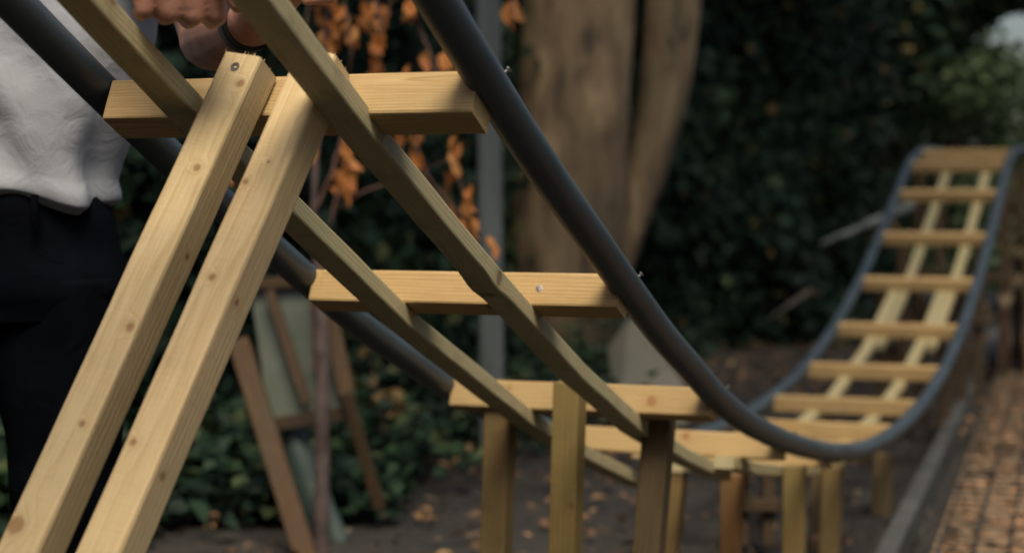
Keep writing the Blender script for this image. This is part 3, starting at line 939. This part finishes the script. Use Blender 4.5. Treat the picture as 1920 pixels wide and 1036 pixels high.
# branches
brs = [[(592, 310), (560, 220), (570, 60), (590, -60)],
       [(620, 420), (640, 330), (650, 260), (690, 140), (720, 40), (745, -40)],
       [(588, 400), (620, 330), (645, 240), (660, 100), (640, -60)],
       [(625, 395), (680, 360), (760, 330), (840, 300)],
       [(620, -60), (700, -40), (800, -30), (900, -60), (960, -40)],
       [(745, -40), (790, 60), (830, 160), (850, 290), (870, 370), (895, 440)],
       [(700, -40), (715, 60), (712, 140)],
       [(760, 180), (780, 270), (800, 330), (860, 400), (925, 470)],
       [(955, -60), (962, 0), (966, 40)]]
for br in brs:
    P = [at(x, y, SY + rnd.uniform(-0.1, 0.1)) for x, y in br]
    P2 = []
    for i in range(len(P) - 1):
        for k in range(5): P2.append(P[i].lerp(P[i + 1], k / 5) + Vector((rnd.uniform(-.003, .003), rnd.uniform(-.003, .003), 0)))
    P2.append(P[-1])
    tube("branch", P2, [0.0045 * (1 - 0.6 * i / len(P2)) for i in range(len(P2))], M['twig'], sap, n=8)
# leaf clusters (pixel centre, spread x, spread y, count)
cl = [(612, 15, 26, 40, 26), (625, 70, 16, 30, 14), (690, 28, 18, 16, 9), (660, 70, 12, 14, 6), (712, 85, 13, 45, 20), (700, 125, 16, 15, 10),
      (762, 12, 22, 14, 9), (799, 118, 7, 12, 3), (838, 118, 8, 16, 4), (764, 128, 8, 8, 3), (648, 290, 12, 40, 16), (655, 330, 14, 22, 10), (640, 345, 12, 14, 5), (785, 285, 16, 22, 8),
      (745, 258, 12, 8, 4), (856, 290, 10, 34, 12), (880, 365, 9, 24, 8), (860, 420, 12, 18, 6), (892, 436, 7, 10, 3), (920, 458, 7, 12, 3), (965, 22, 14, 24, 10),
      (602, 492, 8, 8, 3), (575, 300, 10, 10, 2), (438, 345, 5, 8, 2), (840, 400, 8, 10, 3)]
C, D = [], []
for (x, y, sx, sy, k) in cl:
    for _ in range(max(2, int(k * 0.75))):
        q = at(x + rnd.gauss(0, sx * 0.45), y + rnd.gauss(0, sy * 0.75), SY + rnd.uniform(-0.12, 0.1))
        C.append(tuple(q)); D.append((rnd.gauss(0, 0.45), rnd.gauss(0, 0.45), -1))
C = np.array(C); D = np.array(D); n = len(C)
Nn = rand_unit(n) * np.array([1, 0.6, 0.4]) + np.array([0, -0.5, 0.1])
leaves_obj("foliage", C, D, Nn, 0.034 + nr.random(n) * 0.026, M['orange'], sap, wid=0.66, fold=0.14)

# ================================================================= OLD FRAME WITH GREEN PANE
def pane_mat():
    m, nt, b = new_mat("cloudy_green_pane")
    tc = N(nt, "ShaderNodeTexCoord")
    n = N(nt, "ShaderNodeTexNoise"); n.inputs["Scale"].default_value = 5; n.inputs["Detail"].default_value = 8; nt.links.new(tc.outputs["Object"], n.inputs[0])
    c = ramp(nt, n.outputs[0], [(0.3, (0.06, 0.075, 0.05)), (0.7, (0.17, 0.19, 0.15))])
    nt.links.new(c, b.inputs["Base Color"]); b.inputs["Roughness"].default_value = 0.35
    b.inputs["Transmission Weight"].default_value = 0.15
    return m


M['pane'] = pane_mat()
EY = 4.62
fr = empty("easel_frame", at(560, 1036, EY).xy.to_3d(), "old leaning wooden frame with cloudy green pane behind the legs", "wooden frame")


def stick(name, x0, y0, x1, y1, Ya, Yb, w_, mat, parent, d_=0.02, label=None):
    return timber(name, [at(x0, y0, Ya), at(x1, y1, Yb)], Vector((0, -1, 0)), w_, d_, mat, parent, bev=0.003, seg=0.1, label=label)


pv = [at(470, 545, EY), at(608, 538, EY), at(650, 770, EY - 0.06), at(505, 790, EY - 0.06)]
th = Vector((0, 0.006, 0))
vv = pv + [p + th for p in pv]
mesh_obj("pane", vv, [(0, 1, 2, 3), (7, 6, 5, 4), (0, 4, 5, 1), (1, 5, 6, 2), (2, 6, 7, 3), (3, 7, 4, 0)], M['pane'], fr)
stick("rail", 462, 532, 612, 526, EY - .02, EY - .02, 0.03, M['old'], fr)
stick("rail", 500, 796, 662, 772, EY - .08, EY - .08, 0.035, M['old'], fr)
stick("leg", 448, 640, 592, 1100, EY - .10, EY - .40, 0.052, M['rust'], fr, 0.035, "thick rusty brown leg at the left")
stick("leg", 600, 500, 650, 735, EY - .03, EY - .09, 0.04, M['rust'], fr, 0.03)
stick("leg", 648, 735, 712, 950, EY - .11, EY - .02, 0.03, M['old'], fr, 0.025)
stick("brace", 505, 545, 575, 755, EY - .04, EY - .10, 0.026, M['old'], fr)
stick("brace", 495, 580, 548, 780, EY + .05, EY + .02, 0.02, M['old'], fr)
stick("brace", 586, 545, 592, 700, EY - .03, EY - .06, 0.012, M['twig'], fr)
# dull green sheet under it
M['sheet'] = plain("dull_green_sheet", (0.045, 0.075, 0.065), 0.5, bump=0.01, bscale=6, var=0.35, vscale=5)
sh = [(535, 812), (575, 800), (600, 850), (602, 940), (606, 1000), (560, 985), (545, 900)]
rows = 12
v, f = [], []
for i in range(rows + 1):
    t_ = i / rows
    l = at(520 + 45 * t_, 805 + 205 * t_, 4.6 - 0.05 * t_); r_ = at(568 + 95 * t_, 800 + 235 * t_, 4.6 - 0.12 * t_)
    for k in range(9):
        q = l.lerp(r_, k / 8); q.y -= 0.03 * math.sin(k / 8 * math.pi) + 0.012 * noise.noise(q * 9)
        v.append(q)
for i in range(rows):
    for k in range(8): f.append((i * 9 + k, i * 9 + k + 1, (i + 1) * 9 + k + 1, (i + 1) * 9 + k))
o = mesh_obj("green_sheet", v, f, M['sheet'], None, smooth=True)
md = o.modifiers.new("solid", 'SOLIDIFY'); md.thickness = 0.006
tag(o, "dull dark green sheet slumped under the old wooden frame", "sheet")

# leaning pale board beside the tree
M['board'] = plain("grey_beige_board", (0.22, 0.20, 0.15), 0.7, bump=0.004, bscale=18, var=0.2, vscale=5, c2=(0.16, 0.155, 0.12))
bY = 6.9
bp_ = [at(1138, 655, bY), at(1176, 598, bY), at(1188, 596, bY), at(1290, 740, bY - .15), at(1290, 800, bY - .2), at(1160, 800, bY - .2)]
v = bp_ + [p + Vector((0.02, 0.05, 0)) for p in bp_]
k = len(bp_)
o = mesh_obj("leaning_slab", v, [tuple(range(k)), tuple(range(2 * k - 1, k - 1, -1))] + [(i, i + k, (i + 1) % k + k, (i + 1) % k) for i in range(k)], M['board'])
recalc(o)
mb_ = o.modifiers.new("bevel", 'BEVEL'); mb_.width = 0.006; mb_.segments = 2
tag(o, "pale grey beige slab leaning at the foot of the tree", "slab")

# stray pale branches in the dark
def stray(x0, y0, x1, y1, Yv, r, mat, label, nm="fallen_branch"):
    a, b = at(x0, y0, Yv), at(x1, y1, Yv + 0.15)
    P = [a.lerp(b, k / 12) + Vector((0, 0, 0.012 * noise.noise(Vector((k * 0.7, x0, 0))))) for k in range(13)]
    o = tube(nm, P, [r * (0.35 + 0.65 * k / 12) for k in range(13)], mat, None, n=10)
    tag(o, label, "branch")


M['palebranch'] = plain("bleached_branch", (0.16, 0.19, 0.18), 0.8, bump=0.003, bscale=20, var=0.4, vscale=8)
M['dimbranch'] = plain("dull_brown_branch", (0.10, 0.09, 0.075), 0.8, bump=0.003, bscale=20, var=0.4, vscale=8)
stray(1538, 458, 1720, 382, 9.2, 0.034, M['palebranch'], "bleached pale branch jutting left behind the far rail")
stray(1444, 596, 1520, 545, 8.9, 0.018, M['dimbranch'], "small dull branch lying in the dark left of the far hill")

# ================================================================= PATH WITH WIRE MESH
pd = Vector((math.sin(0.302), math.cos(0.302), 0))
pw = Vector((pd.y, -pd.x, 0))
e0 = at(1690, 1036, 4.31); e0.z = 0
path = empty("boardwalk", (e0 + pd * 2 + pw * 0.5), "rough brown boardwalk covered in dark wire mesh beside the track", "boardwalk")
path.location.z = 0
for k in range(75):
    s_ = -1.6 + k * 0.115
    a = e0 + pd * s_ + pw * 0.085 + Vector((0, 0, 0.022)); b = a + pw * 1.25 + pd * rnd.uniform(-.006, .006)
    timber("board", [a, b], Vector((0, 0, 1)), 0.098 + rnd.uniform(-.022, .008), 0.03, M['deckwood'], path, bev=0.006, seg=0.3)
# mesh
v, f = [], []
def wire(a, b, r):
    q, g = tube_geo([a, b], [r, r], 5, base=len(v)); v.extend(q); f.extend(g)
for k in range(16):
    off = 0.1 + k * 0.08
    wire(e0 + pd * -1.6 + pw * off + Vector((0, 0, 0.042)), e0 + pd * 6.95 + pw * off + Vector((0, 0, 0.045)), 0.0042)
for k in range(86):
    wire(e0 + pd * (-1.6 + k * 0.10) + pw * 0.09 + Vector((0, 0, 0.046)), e0 + pd * (-1.6 + k * 0.10) + pw * 1.3 + Vector((0, 0, 0.049)), 0.0022)
mesh_obj("wire_mesh", v, f, M['wire'], path)
M['edging'] = plain("grey_edging_board", (0.075, 0.077, 0.073), 0.7, bump=0.003, bscale=30, var=0.25, vscale=7)
for i_ in range(2):
    a = e0 + pd * (-1.7 + 4.25 * i_) + Vector((0, 0, 0.03)); b = a + pd * 4.24
    timber("edging", [a, b], Vector((0, 0, 1)), 0.048, 0.10, M['edging'], path, bev=0.008, seg=0.2)

# leaf scraps caught under and on the mesh
n = 4200
a_ = nr.random(n) * 8.2 - 1.5; b__ = 0.1 + nr.random(n) * 1.15
C = np.array([tuple(e0 + pd * a_[i] + pw * b__[i] + Vector((0, 0, 0.039 + 0.004 * nr.random()))) for i in range(n)])
D = rand_unit(n) * 0.6 + np.array(pw); D[:, 2] *= 0.2
o = leaves_obj("leaf_scraps", C, D, rand_unit(n) * 0.4 + np.array([0, 0, 1]), 0.018 + nr.random(n) * 0.03, M['scrap'], fold=0.1, wid=0.45)
tag(o, "orange brown leaf scraps caught in the wire mesh of the boardwalk", "leaf litter", kind="stuff")

# dead tan leaves on thin stems in front of the ivy
sp = empty("withered_sprig", at(740, 900, 5.7).xy.to_3d(), "withered sprig with tan leaves in front of the ivy left of the posts", "plant")
sp.location.z = 0
C, D = [], []
for (x, y, k) in ((690, 640, 4), (712, 745, 5), (748, 742, 5), (735, 778, 4), (772, 776, 4), (735, 852, 5), (880, 835, 3), (860, 860, 2), (700, 700, 3)):
    tube("stem", [Vector((sp.location.x, sp.location.y, -0.01)), at(740 + (x - 740) * 0.3, 870, 5.72), at(x, y - 5, 5.7)], [0.004, 0.003, 0.0015], M['twig'], sp, n=6)
    for _ in range(k):
        C.append(tuple(at(x + rnd.gauss(0, 9), y + rnd.gauss(0, 8), 5.68 + rnd.uniform(-.05, .05)))); D.append((rnd.gauss(0, .5), rnd.gauss(0, .4), -0.8))
n = len(C)
leaves_obj("foliage", np.array(C), np.array(D), rand_unit(n) * 0.6 + np.array([0, -1, 0.3]), 0.035 + nr.random(n) * 0.02, M['tanleaf'], sp)

# ================================================================= STATION PLATFORM
pf = empty("platform", Vector((2.75, 9.2, 0)), "dark brown timber platform at the far end of the track", "platform")
q0 = tr(7.35, 0.34)[0]
def pbox(name, a, b, w_, h_, mat='old', up=Vector((0, 0, 1))):
    return timber(name, [a, b], up, w_, h_, M[mat], pf, bev=0.004, seg=0.2)
tdir = Vector((math.sin(PSI), math.cos(PSI), 0))
for i_, ds in enumerate((-0.25, 0.75)):
    for u_ in (0.0, 0.9):
        a = q0 + tdir * ds + WV * u_
        hgt = 0.85 if not (i_ == 0 and u_ == 0) else 1.32
        a.z = 0
        pbox("post", Vector((a.x, a.y, -0.02)), Vector((a.x, a.y, hgt)), 0.09, 0.09, 'old' if hgt < 1 else 'orangewood', tdir)
for k in range(9):
    a = q0 + tdir * (-0.33 + k * 0.148) - WV * 0.05; a.z = 0.86
    pbox("deck_board", a, a + WV * 1.05, 0.14, 0.03)
a = q0 + tdir * (-0.30) - WV * 0.04; a.z = 0.79
pbox("beam", a, a + WV * 1.0, 0.05, 0.10)
a = q0 + tdir * (-0.31); a.z = 0.70; b = q0 + tdir * (-0.31) + WV * 0.75; b.z = 0.1
pbox("brace", a, b, 0.07, 0.04, 'post_old', -tdir)
for k in range(5):
    a = q0 + tdir * (-0.22) + WV * (0.08 + k * 0.17); a.z = 0.0; b = Vector(a); b.z = 0.74
    pbox("skirt_board", a, b, 0.15, 0.02, 'old', -tdir)
# pale dry leaves on a stem in front of it
pl = empty("dry_seedling", at(1885, 640, 8.0).xy.to_3d(), "dead seedling with pale dry leaves right of the far rail", "plant")
tube("stem", [Vector((pl.location.x, pl.location.y, -0.02)), at(1884, 600, 8.0), at(1892, 520, 8.0), at(1905, 430, 8.0)], [0.006, 0.005, 0.004, 0.002], M['twig'], pl, n=6)
C, D = [], []
for (x, y, k) in ((1880, 562, 7), (1903, 522, 7), (1850, 592, 4), (1912, 470, 3)):
    for _ in range(k):
        C.append(tuple(at(x + rnd.gauss(0, 6), y + rnd.gauss(0, 9), 8.0 + rnd.uniform(-.05, .05)))); D.append((rnd.gauss(0, .4) - .4, rnd.gauss(0, .3), -1))
n = len(C)
leaves_obj("foliage", np.array(C), np.array(D), rand_unit(n) + np.array([0, -1, 0]), 0.05 + nr.random(n) * 0.03, M['paleleaf'], pl)

# ================================================================= PERSON
def skin_mat():
    m, nt, b = new_mat("skin")
    tc = N(nt, "ShaderNodeTexCoord")
    n = N(nt, "ShaderNodeTexNoise"); n.inputs["Scale"].default_value = 25; n.inputs["Detail"].default_value = 5; nt.links.new(tc.outputs["Object"], n.inputs[0])
    c = ramp(nt, n.outputs[0], [(0.35, (0.27, 0.125, 0.08)), (0.65, (0.40, 0.20, 0.14))])
    nt.links.new(c, b.inputs["Base Color"]); b.inputs["Roughness"].default_value = 0.5
    b.inputs["Subsurface Weight"].default_value = 0.08
    b.inputs["Subsurface Radius"].default_value = (0.01, 0.004, 0.002)
    bp = N(nt, "ShaderNodeBump"); bp.inputs["Distance"].default_value = 0.0008; bp.inputs["Strength"].default_value = 0.6
    n3 = N(nt, "ShaderNodeTexNoise"); n3.inputs["Scale"].default_value = 220; nt.links.new(tc.outputs["Object"], n3.inputs[0])
    nt.links.new(n3.outputs[0], bp.inputs["Height"]); nt.links.new(bp.outputs[0], b.inputs["Normal"])
    return m


def cloth(name, c, c2, scale=500, rough=0.9):
    m, nt, b = new_mat(name)
    tc = N(nt, "ShaderNodeTexCoord")
    n = N(nt, "ShaderNodeTexNoise"); n.inputs["Scale"].default_value = 12; n.inputs["Detail"].default_value = 7; nt.links.new(tc.outputs["Object"], n.inputs[0])
    cc = ramp(nt, n.outputs[0], [(0.35, c2), (0.65, c)])
    nt.links.new(cc, b.inputs["Base Color"]); b.inputs["Roughness"].default_value = rough; b.inputs["Specular IOR Level"].default_value = 0.04
    n2 = N(nt, "ShaderNodeTexNoise"); n2.inputs["Scale"].default_value = scale; nt.links.new(tc.outputs["Object"], n2.inputs[0])
    n3 = N(nt, "ShaderNodeTexNoise"); n3.inputs["Scale"].default_value = 22; n3.inputs["Detail"].default_value = 5; n3.inputs["Distortion"].default_value = 1.2; nt.links.new(tc.outputs["Object"], n3.inputs[0])
    h_ = math_n(nt, 'ADD', math_n(nt, 'MULTIPLY', n2.outputs[0], 0.15), n3.outputs[0])
    bp = N(nt, "ShaderNodeBump"); bp.inputs["Distance"].default_value = 0.006; bp.inputs["Strength"].default_value = 0.5
    nt.links.new(h_, bp.inputs["Height"]); nt.links.new(bp.outputs[0], b.inputs["Normal"])
    return m


M['skin'] = skin_mat()
M['shirt'] = cloth("white_cotton", (0.34, 0.355, 0.38), (0.30, 0.315, 0.34))
M['denim'] = cloth("black_denim", (0.003, 0.004, 0.006), (0.002, 0.0025, 0.004))
M['stitch'] = plain("denim_stitch", (0.009, 0.009, 0.010), 0.8)
M['black'] = plain("black_rubber", (0.012, 0.012, 0.013), 0.5)
M['hair'] = plain("brown_hair", (0.06, 0.035, 0.02), 0.6, bump=0.004, bscale=60, stretch=(1, 1, 0.2))
M['sole'] = plain("dark_boot_leather", (0.03, 0.025, 0.02), 0.6)

PY = 2.42
person = empty("person", Vector((-0.69, PY, 0)), "person in white T-shirt and black jeans gripping the near end of the track", "person")


def capsule(bm, a, b, ra, rb, n=14):
    a = Vector(a); b = Vector(b)
    t = (b - a); L = t.length; t.normalize()
    x = t.orthogonal().normalized(); y = t.cross(x)
    rings = []
    prof = [(-ra * math.cos(R(k)), ra * math.sin(R(k))) for k in (15, 40, 65)] + [(0, ra), (L / 2, (ra + rb) / 2), (L, rb)] + [(L + rb * math.sin(R(k)), rb * math.cos(R(k))) for k in (25, 50, 75)]
    for (z, r_) in prof:
        rings.append([bm.verts.new(a + t * z + (x * math.cos(2 * math.pi * k / n) + y * math.sin(2 * math.pi * k / n)) * r_) for k in range(n)])
    for i in range(len(rings) - 1):
        for k in range(n):
            bm.faces.new((rings[i][k], rings[i][(k + 1) % n], rings[i + 1][(k + 1) % n], rings[i + 1][k]))
    bm.faces.new(rings[0][::-1]); bm.faces.new(rings[-1])


def ellipsoid(bm, c, r, rot=None):
    M4 = Matrix.Translation(Vector(c)) @ (rot or Matrix.Identity(4)) @ Matrix.Diagonal((r[0], r[1], r[2], 1))
    bmesh.ops.create_uvsphere(bm, u_segments=20, v_segments=14, radius=1.0, matrix=M4)


bm = bmesh.new()
px_, py_ = -0.700, PY
# trunk, neck, head
for (cx, z0, z1, r0, r1, off) in ((px_, 0.88, 1.04, 0.095, 0.10, 0.045), (px_ + 0.03, 1.04, 1.32, 0.11, 0.10, 0.06)):
    for sx in (-1, 0, 1):
        capsule(bm, (cx + sx * off, py_, z0), (cx + 0.02 + sx * off, py_, z1), r0 * 0.8, r1 * 0.8)
nb_ = Vector((px_ + 0.05, py_, 1.389))
capsule(bm, nb_ + Vector((0, 0.01, -0.05)), nb_ + Vector((0, -0.01, 0.12)), 0.06, 0.052)
hc = nb_ + Vector((0, -0.03, 0.21))
ellipsoid(bm, hc, (0.075, 0.095, 0.115)); ellipsoid(bm, hc + Vector((0, -0.025, -0.055)), (0.055, 0.065, 0.062))
capsule(bm, hc + Vector((0, -0.088, 0.012)), hc + Vector((0, -0.112, -0.022)), 0.009, 0.014)     # nose
for sx in (-1, 1):
    ellipsoid(bm, hc + Vector((sx * 0.076, 0.005, -0.005)), (0.008, 0.02, 0.032))
    ellipsoid(bm, hc + Vector((sx * 0.031, -0.078, 0.006)), (0.015, 0.012, 0.011))
capsule(bm, hc + Vector((-0.02, -0.086, -0.052)), hc + Vector((0.02, -0.086, -0.052)), 0.008, 0.008)
# shoulders
shR, shL = Vector((px_ - 0.135, py_, 1.323)), Vector((px_ + 0.215, py_ - 0.01, 1.323))
capsule(bm, shR, shL, 0.062, 0.062)


def finger(bm, pts, r):
    for i in range(len(pts) - 1): capsule(bm, pts[i], pts[i + 1], r * (1 - 0.1 * i), r * (1 - 0.1 * (i + 1)), n=10)


# --- arm whose fist closes on the left beam
fist = at(338, -30, 1.74)
elR = Vector((-0.84, 2.16, 1.12)); wrR = fist + Vector((-0.055, 0.055, 0.075))
capsule(bm, shR, elR, 0.050, 0.040); capsule(bm, elR, elR.lerp(wrR, 0.4), 0.042, 0.040); capsule(bm, elR.lerp(wrR, 0.4), wrR, 0.040, 0.027)
for k in range(4):
    a = at(258 + k * 46, -62 + 3 * k, 1.755)
    capsule(bm, wrR, a, 0.024, 0.0115)
    m1 = at(262 + k * 46, -30, 1.700 + 0.004 * k); m2 = at(270 + k * 46, (20, 24, 30, 30)[k], 1.705 + 0.006 * k); m3 = at(262 + k * 45, (26, 30, 38, 40)[k], 1.745 + 0.005 * k)
    finger(bm, [a, m1, m2, m3], (0.0118, 0.0142, 0.0138, 0.0128)[k])
tb = wrR + Vector((0.02, -0.02, -0.02))
finger(bm, [tb, at(400, -60, 1.72), at(432, -20, 1.69), at(446, 10, 1.69)], 0.0125)
# --- other arm: bent at the elbow, hand beyond the right beam
elL = at(395, 72, 2.16); wrL = at(478, 38, 1.98)
capsule(bm, shL, elL + Vector((0, 0, 0.01)), 0.048, 0.040)
capsule(bm, elL, elL.lerp(wrL, 0.35), 0.040, 0.041); capsule(bm, elL.lerp(wrL, 0.35), wrL, 0.041, 0.028)
hl_ = at(530, -34, 1.90)
capsule(bm, wrL, hl_, 0.027, 0.030)
for k in range(4):
    a = hl_ + Vector((0.012 + 0.004 * k, -0.01, 0.030 - 0.018 * k))
    finger(bm, [hl_, a + Vector((0.02, -0.008, 0.006)), a + Vector((0.03, -0.035, 0.002)), a + Vector((0.008, -0.05, -0.002))], 0.0098)
finger(bm, [hl_ + Vector((-0.02, -0.01, 0.02)), hl_ + Vector((-0.005, -0.04, 0.035)), hl_ + Vector((0.015, -0.055, 0.03))], 0.0115)
# legs and feet
for sx in (-1, 1):
    hip = Vector((px_ - 0.01 + sx * 0.085, py_, 0.850)); kn = Vector((px_ - 0.03 + sx * 0.12, py_ - 0.03, 0.472)); an = Vector((px_ - 0.03 + sx * 0.14, py_ + 0.02, 0.085))
    capsule(bm, hip - Vector((0, 0, 0.05)), kn, 0.060, 0.050); capsule(bm, kn, an, 0.052, 0.036); capsule(bm, an + Vector((0, 0, -0.03)), an + Vector((sx * 0.02, -0.16, -0.055)), 0.036, 0.028)
me = bpy.data.meshes.new("body"); bm.to_mesh(me); bm.free(); me.materials.append(M['skin'])
body = bpy.data.objects.new("body", me); col.objects.link(body); body.parent = person; body.matrix_parent_inverse = Matrix.Translation(-person.location)
rm = body.modifiers.new("remesh", 'REMESH'); rm.mode = 'VOXEL'; rm.voxel_size = 0.0034; rm.use_smooth_shade = True
sm = body.modifiers.new("smooth", 'SMOOTH'); sm.factor = 0.5; sm.iterations = 4


def loft(rows, nn, fold=None, thick=None):
    """rows: (centre, rx, ry)"""
    v, f = [], []
    for i, (c, rx, ry) in enumerate(rows):
        for k in range(nn):
            a = 2 * math.pi * k / nn
            ca, sa = math.cos(a), math.sin(a)
            e = 0.85
            q = Vector((math.copysign(abs(ca) ** e, ca) * rx, math.copysign(abs(sa) ** e, sa) * ry, 0))
            p = Vector(c) + q
            if fold: p += q.normalized() * fold(p, a, i / (len(rows) - 1))
            v.append(p)
    for i in range(len(rows) - 1):
        for k in range(nn):
            k2 = (k + 1) % nn
            f.append((i * nn + k, i * nn + k2, (i + 1) * nn + k2, (i + 1) * nn + k))
    return v, f


def interp_rows(keys, n):
    out = []
    for i in range(len(keys) - 1):
        for k in range(n):
            t_ = k / n; t2_ = t_ * t_ * (3 - 2 * t_) * 0.5 + t_ * 0.5
            c = Vector(keys[i][0]).lerp(Vector(keys[i + 1][0]), t_)
            out.append((c, keys[i][1] * (1 - t2_) + keys[i + 1][1] * t2_, keys[i][2] * (1 - t2_) + keys[i + 1][2] * t2_))
    out.append((Vector(keys[-1][0]), keys[-1][1], keys[-1][2]))
    return out


def shirt_fold(p, a, t_):
    low = max(0.0, 1 - (p.z - 0.87) / 0.35)
    g = 0.016 * noise.noise(Vector((p.x * 7 + p.z * 5, p.y * 6, p.z * 4)))
    g += 0.011 * noise.noise(Vector((p.x * 16 + p.z * 9, p.y * 12, p.z * 7 - p.x * 6)))
    g += 0.0015 * noise.noise(Vector((p.x * 42, p.y * 30, p.z * 36)))
    g += 0.010 * low * math.sin(a * 7 + p.z * 14 + 1.1)
    g += 0.010 * (0.5 - abs(noise.noise(Vector((p.x * 11 + p.z * 6, p.y * 5, p.z * 6 - p.x * 4 + 8))))) * 1.6 - 0.006
    g += 0.007 * math.exp(-((p.z - 0.878) / 0.018) ** 2)     # rolled hem
    return g


rowsS = interp_rows([((px_ - 0.005, py_, 0.858), 0.140, 0.100), ((px_ - 0.005, py_, 0.872), 0.154, 0.112), ((px_ - 0.005, py_, 0.898), 0.153, 0.112), ((px_ + 0.012, py_, 0.955), 0.158, 0.115),
                     ((px_ + 0.03, py_, 1.058), 0.175, 0.118), ((px_ + 0.04, py_, 1.210), 0.190, 0.118), ((px_ + 0.045, py_, 1.323), 0.175, 0.095), ((px_ + 0.05, py_, 1.380), 0.10, 0.075), ((px_ + 0.05, py_, 1.403), 0.070, 0.065)], 9)
# hem is lower towards the viewer's right, as in the photo
v, f = loft(rowsS, 96, shirt_fold)
v2 = []
for p in v:
    if p.z < 0.97:
        w_ = (0.97 - p.z) / 0.12
        front = max(0, -(p.y - py_) / 0.1)
        p = p + Vector((0, 0, w_ * front * (-0.004 - 0.10 * (p.x - (px_ + 0.02)))))
        p = p + Vector((0, 0, 0.012 * w_ * math.sin(p.x * 26)))
    v2.append(p)
for (sh_, el_) in ((shR, elR), (shL, elL)):
    t_ = (el_ - sh_).normalized(); L = (el_ - sh_).length
    q, g = tube_geo([sh_ - t_ * 0.03, sh_ + t_ * 0.03, sh_ + t_ * 0.10, sh_ + t_ * 0.17, sh_ + t_ * 0.20], [0.065, 0.078, 0.075, 0.077, 0.080], 40, base=len(v2))
    q = [p + (p - sh_).normalized() * 0.008 * noise.noise(p * 16) for p in q]
    v2 += q; f += g[:-1]
o = mesh_obj("tshirt", v2, f, M['shirt'], person, smooth=True)
sd = o.modifiers.new("solid", 'SOLIDIFY'); sd.thickness = 0.003
ss_ = o.modifiers.new("sub", 'SUBSURF'); ss_.levels = 1; ss_.render_levels = 1


def jfold(p, a, t_):
    return 0.007 * noise.noise(Vector((p.x * 9, p.y * 9, p.z * 12))) + 0.004 * noise.noise(p * 30)


jm_v, jm_f = [], []
v, f = loft(interp_rows([((px_, py_, 0.925), 0.124, 0.085), ((px_, py_, 0.90), 0.130, 0.090), ((px_, py_, 0.83), 0.150, 0.104), ((px_, py_, 0.737), 0.168, 0.118), ((px_, py_, 0.699), 0.150, 0.11)], 8), 64, jfold)
jm_v += v; jm_f += f; 
for sx in (-1, 1):
    v, f = loft(interp_rows([((px_ + sx * 0.08, py_, 0.756), 0.083, 0.10), ((px_ - 0.01 + sx * 0.085, py_, 0.661), 0.086, 0.10), ((px_ - 0.03 + sx * 0.12, py_ - 0.03, 0.472), 0.068, 0.074), ((px_ - 0.03 + sx * 0.135, py_, 0.265), 0.062, 0.066), ((px_ - 0.03 + sx * 0.14, py_ + 0.015, 0.066), 0.058, 0.066)], 10), 48, jfold)
    b_ = len(jm_v); jm_v += v; jm_f += [tuple(i + b_ for i in q) for q in f]
jn = mesh_obj("jeans", jm_v, jm_f, M['denim'], person, smooth=True)
sd = jn.modifiers.new("solid", 'SOLIDIFY'); sd.thickness = 0.003
# belt loop, pocket seam, stitching
def sub(name, v, f, mat, par, smooth=False):
    return mesh_obj(name, v, f, mat, par, smooth=smooth)


def on_hip(xo, z, out=0.004):
    a = math.asin(max(-1, min(1, xo / 0.158)))
    return Vector((px_ + xo, py_ - 0.115 * math.cos(a) ** 0.85 - out - 0.002, z))


for xo in (0.075, -0.05):
    P = [on_hip(xo, 0.868 - 0.042 * k / 4, 0.006 + 0.004 * math.sin(k / 4 * math.pi)) for k in range(5)]
    q, g = tube_geo(P, [0.005] * 5, 8)
    o = mesh_obj("belt_loop", q, g, M['denim'], person)
P = [on_hip(0.05 + 0.06 * (k / 10), 0.84 - 0.055 * math.sin(k / 10 * math.pi / 2), 0.003) for k in range(11)]
q, g = tube_geo(P, [0.0005] * 11, 6); mesh_obj("pocket_seam", q, g, M['denim'], person)
# watch
q, g = tube_geo([wrL + (elL - wrL).normalized() * 0.012, wrL + (elL - wrL).normalized() * 0.036], [0.0325, 0.034], 28)
mesh_obj("watch_strap", q, g, M['black'], person, smooth=True)
# hair, shoes
bm = bmesh.new(); ellipsoid(bm, hc + Vector((0, 0.022, 0.028)), (0.083, 0.096, 0.105))
for q_ in bm.verts:
    q_.co += (q_.co - hc).normalized() * 0.012 * noise.noise(q_.co * 40)
me = bpy.data.meshes.new("hair"); bm.to_mesh(me); bm.free(); me.materials.append(M['hair'])
hr = bpy.data.objects.new("hair", me); col.objects.link(hr); hr.parent = person; hr.matrix_parent_inverse = Matrix.Translation(-person.location)
for sx in (-1, 1):
    bm = bmesh.new()
    an = Vector((px_ - 0.03 + sx * 0.14, py_ + 0.02, 0.085))
    capsule(bm, an + Vector((0, 0.02, -0.035)), an + Vector((sx * 0.02, -0.17, -0.045)), 0.052, 0.045, n=20)
    capsule(bm, an + Vector((0, 0.005, 0.05)), an + Vector((0, 0.01, -0.03)), 0.048, 0.05, n=20)
    for q_ in bm.verts: q_.co.z = max(q_.co.z, 0.0)
    me = bpy.data.meshes.new("boot"); bm.to_mesh(me); bm.free(); me.materials.append(M['sole'])
    ob = bpy.data.objects.new("boot", me); col.objects.link(ob); ob.parent = person; ob.matrix_parent_inverse = Matrix.Translation(-person.location)
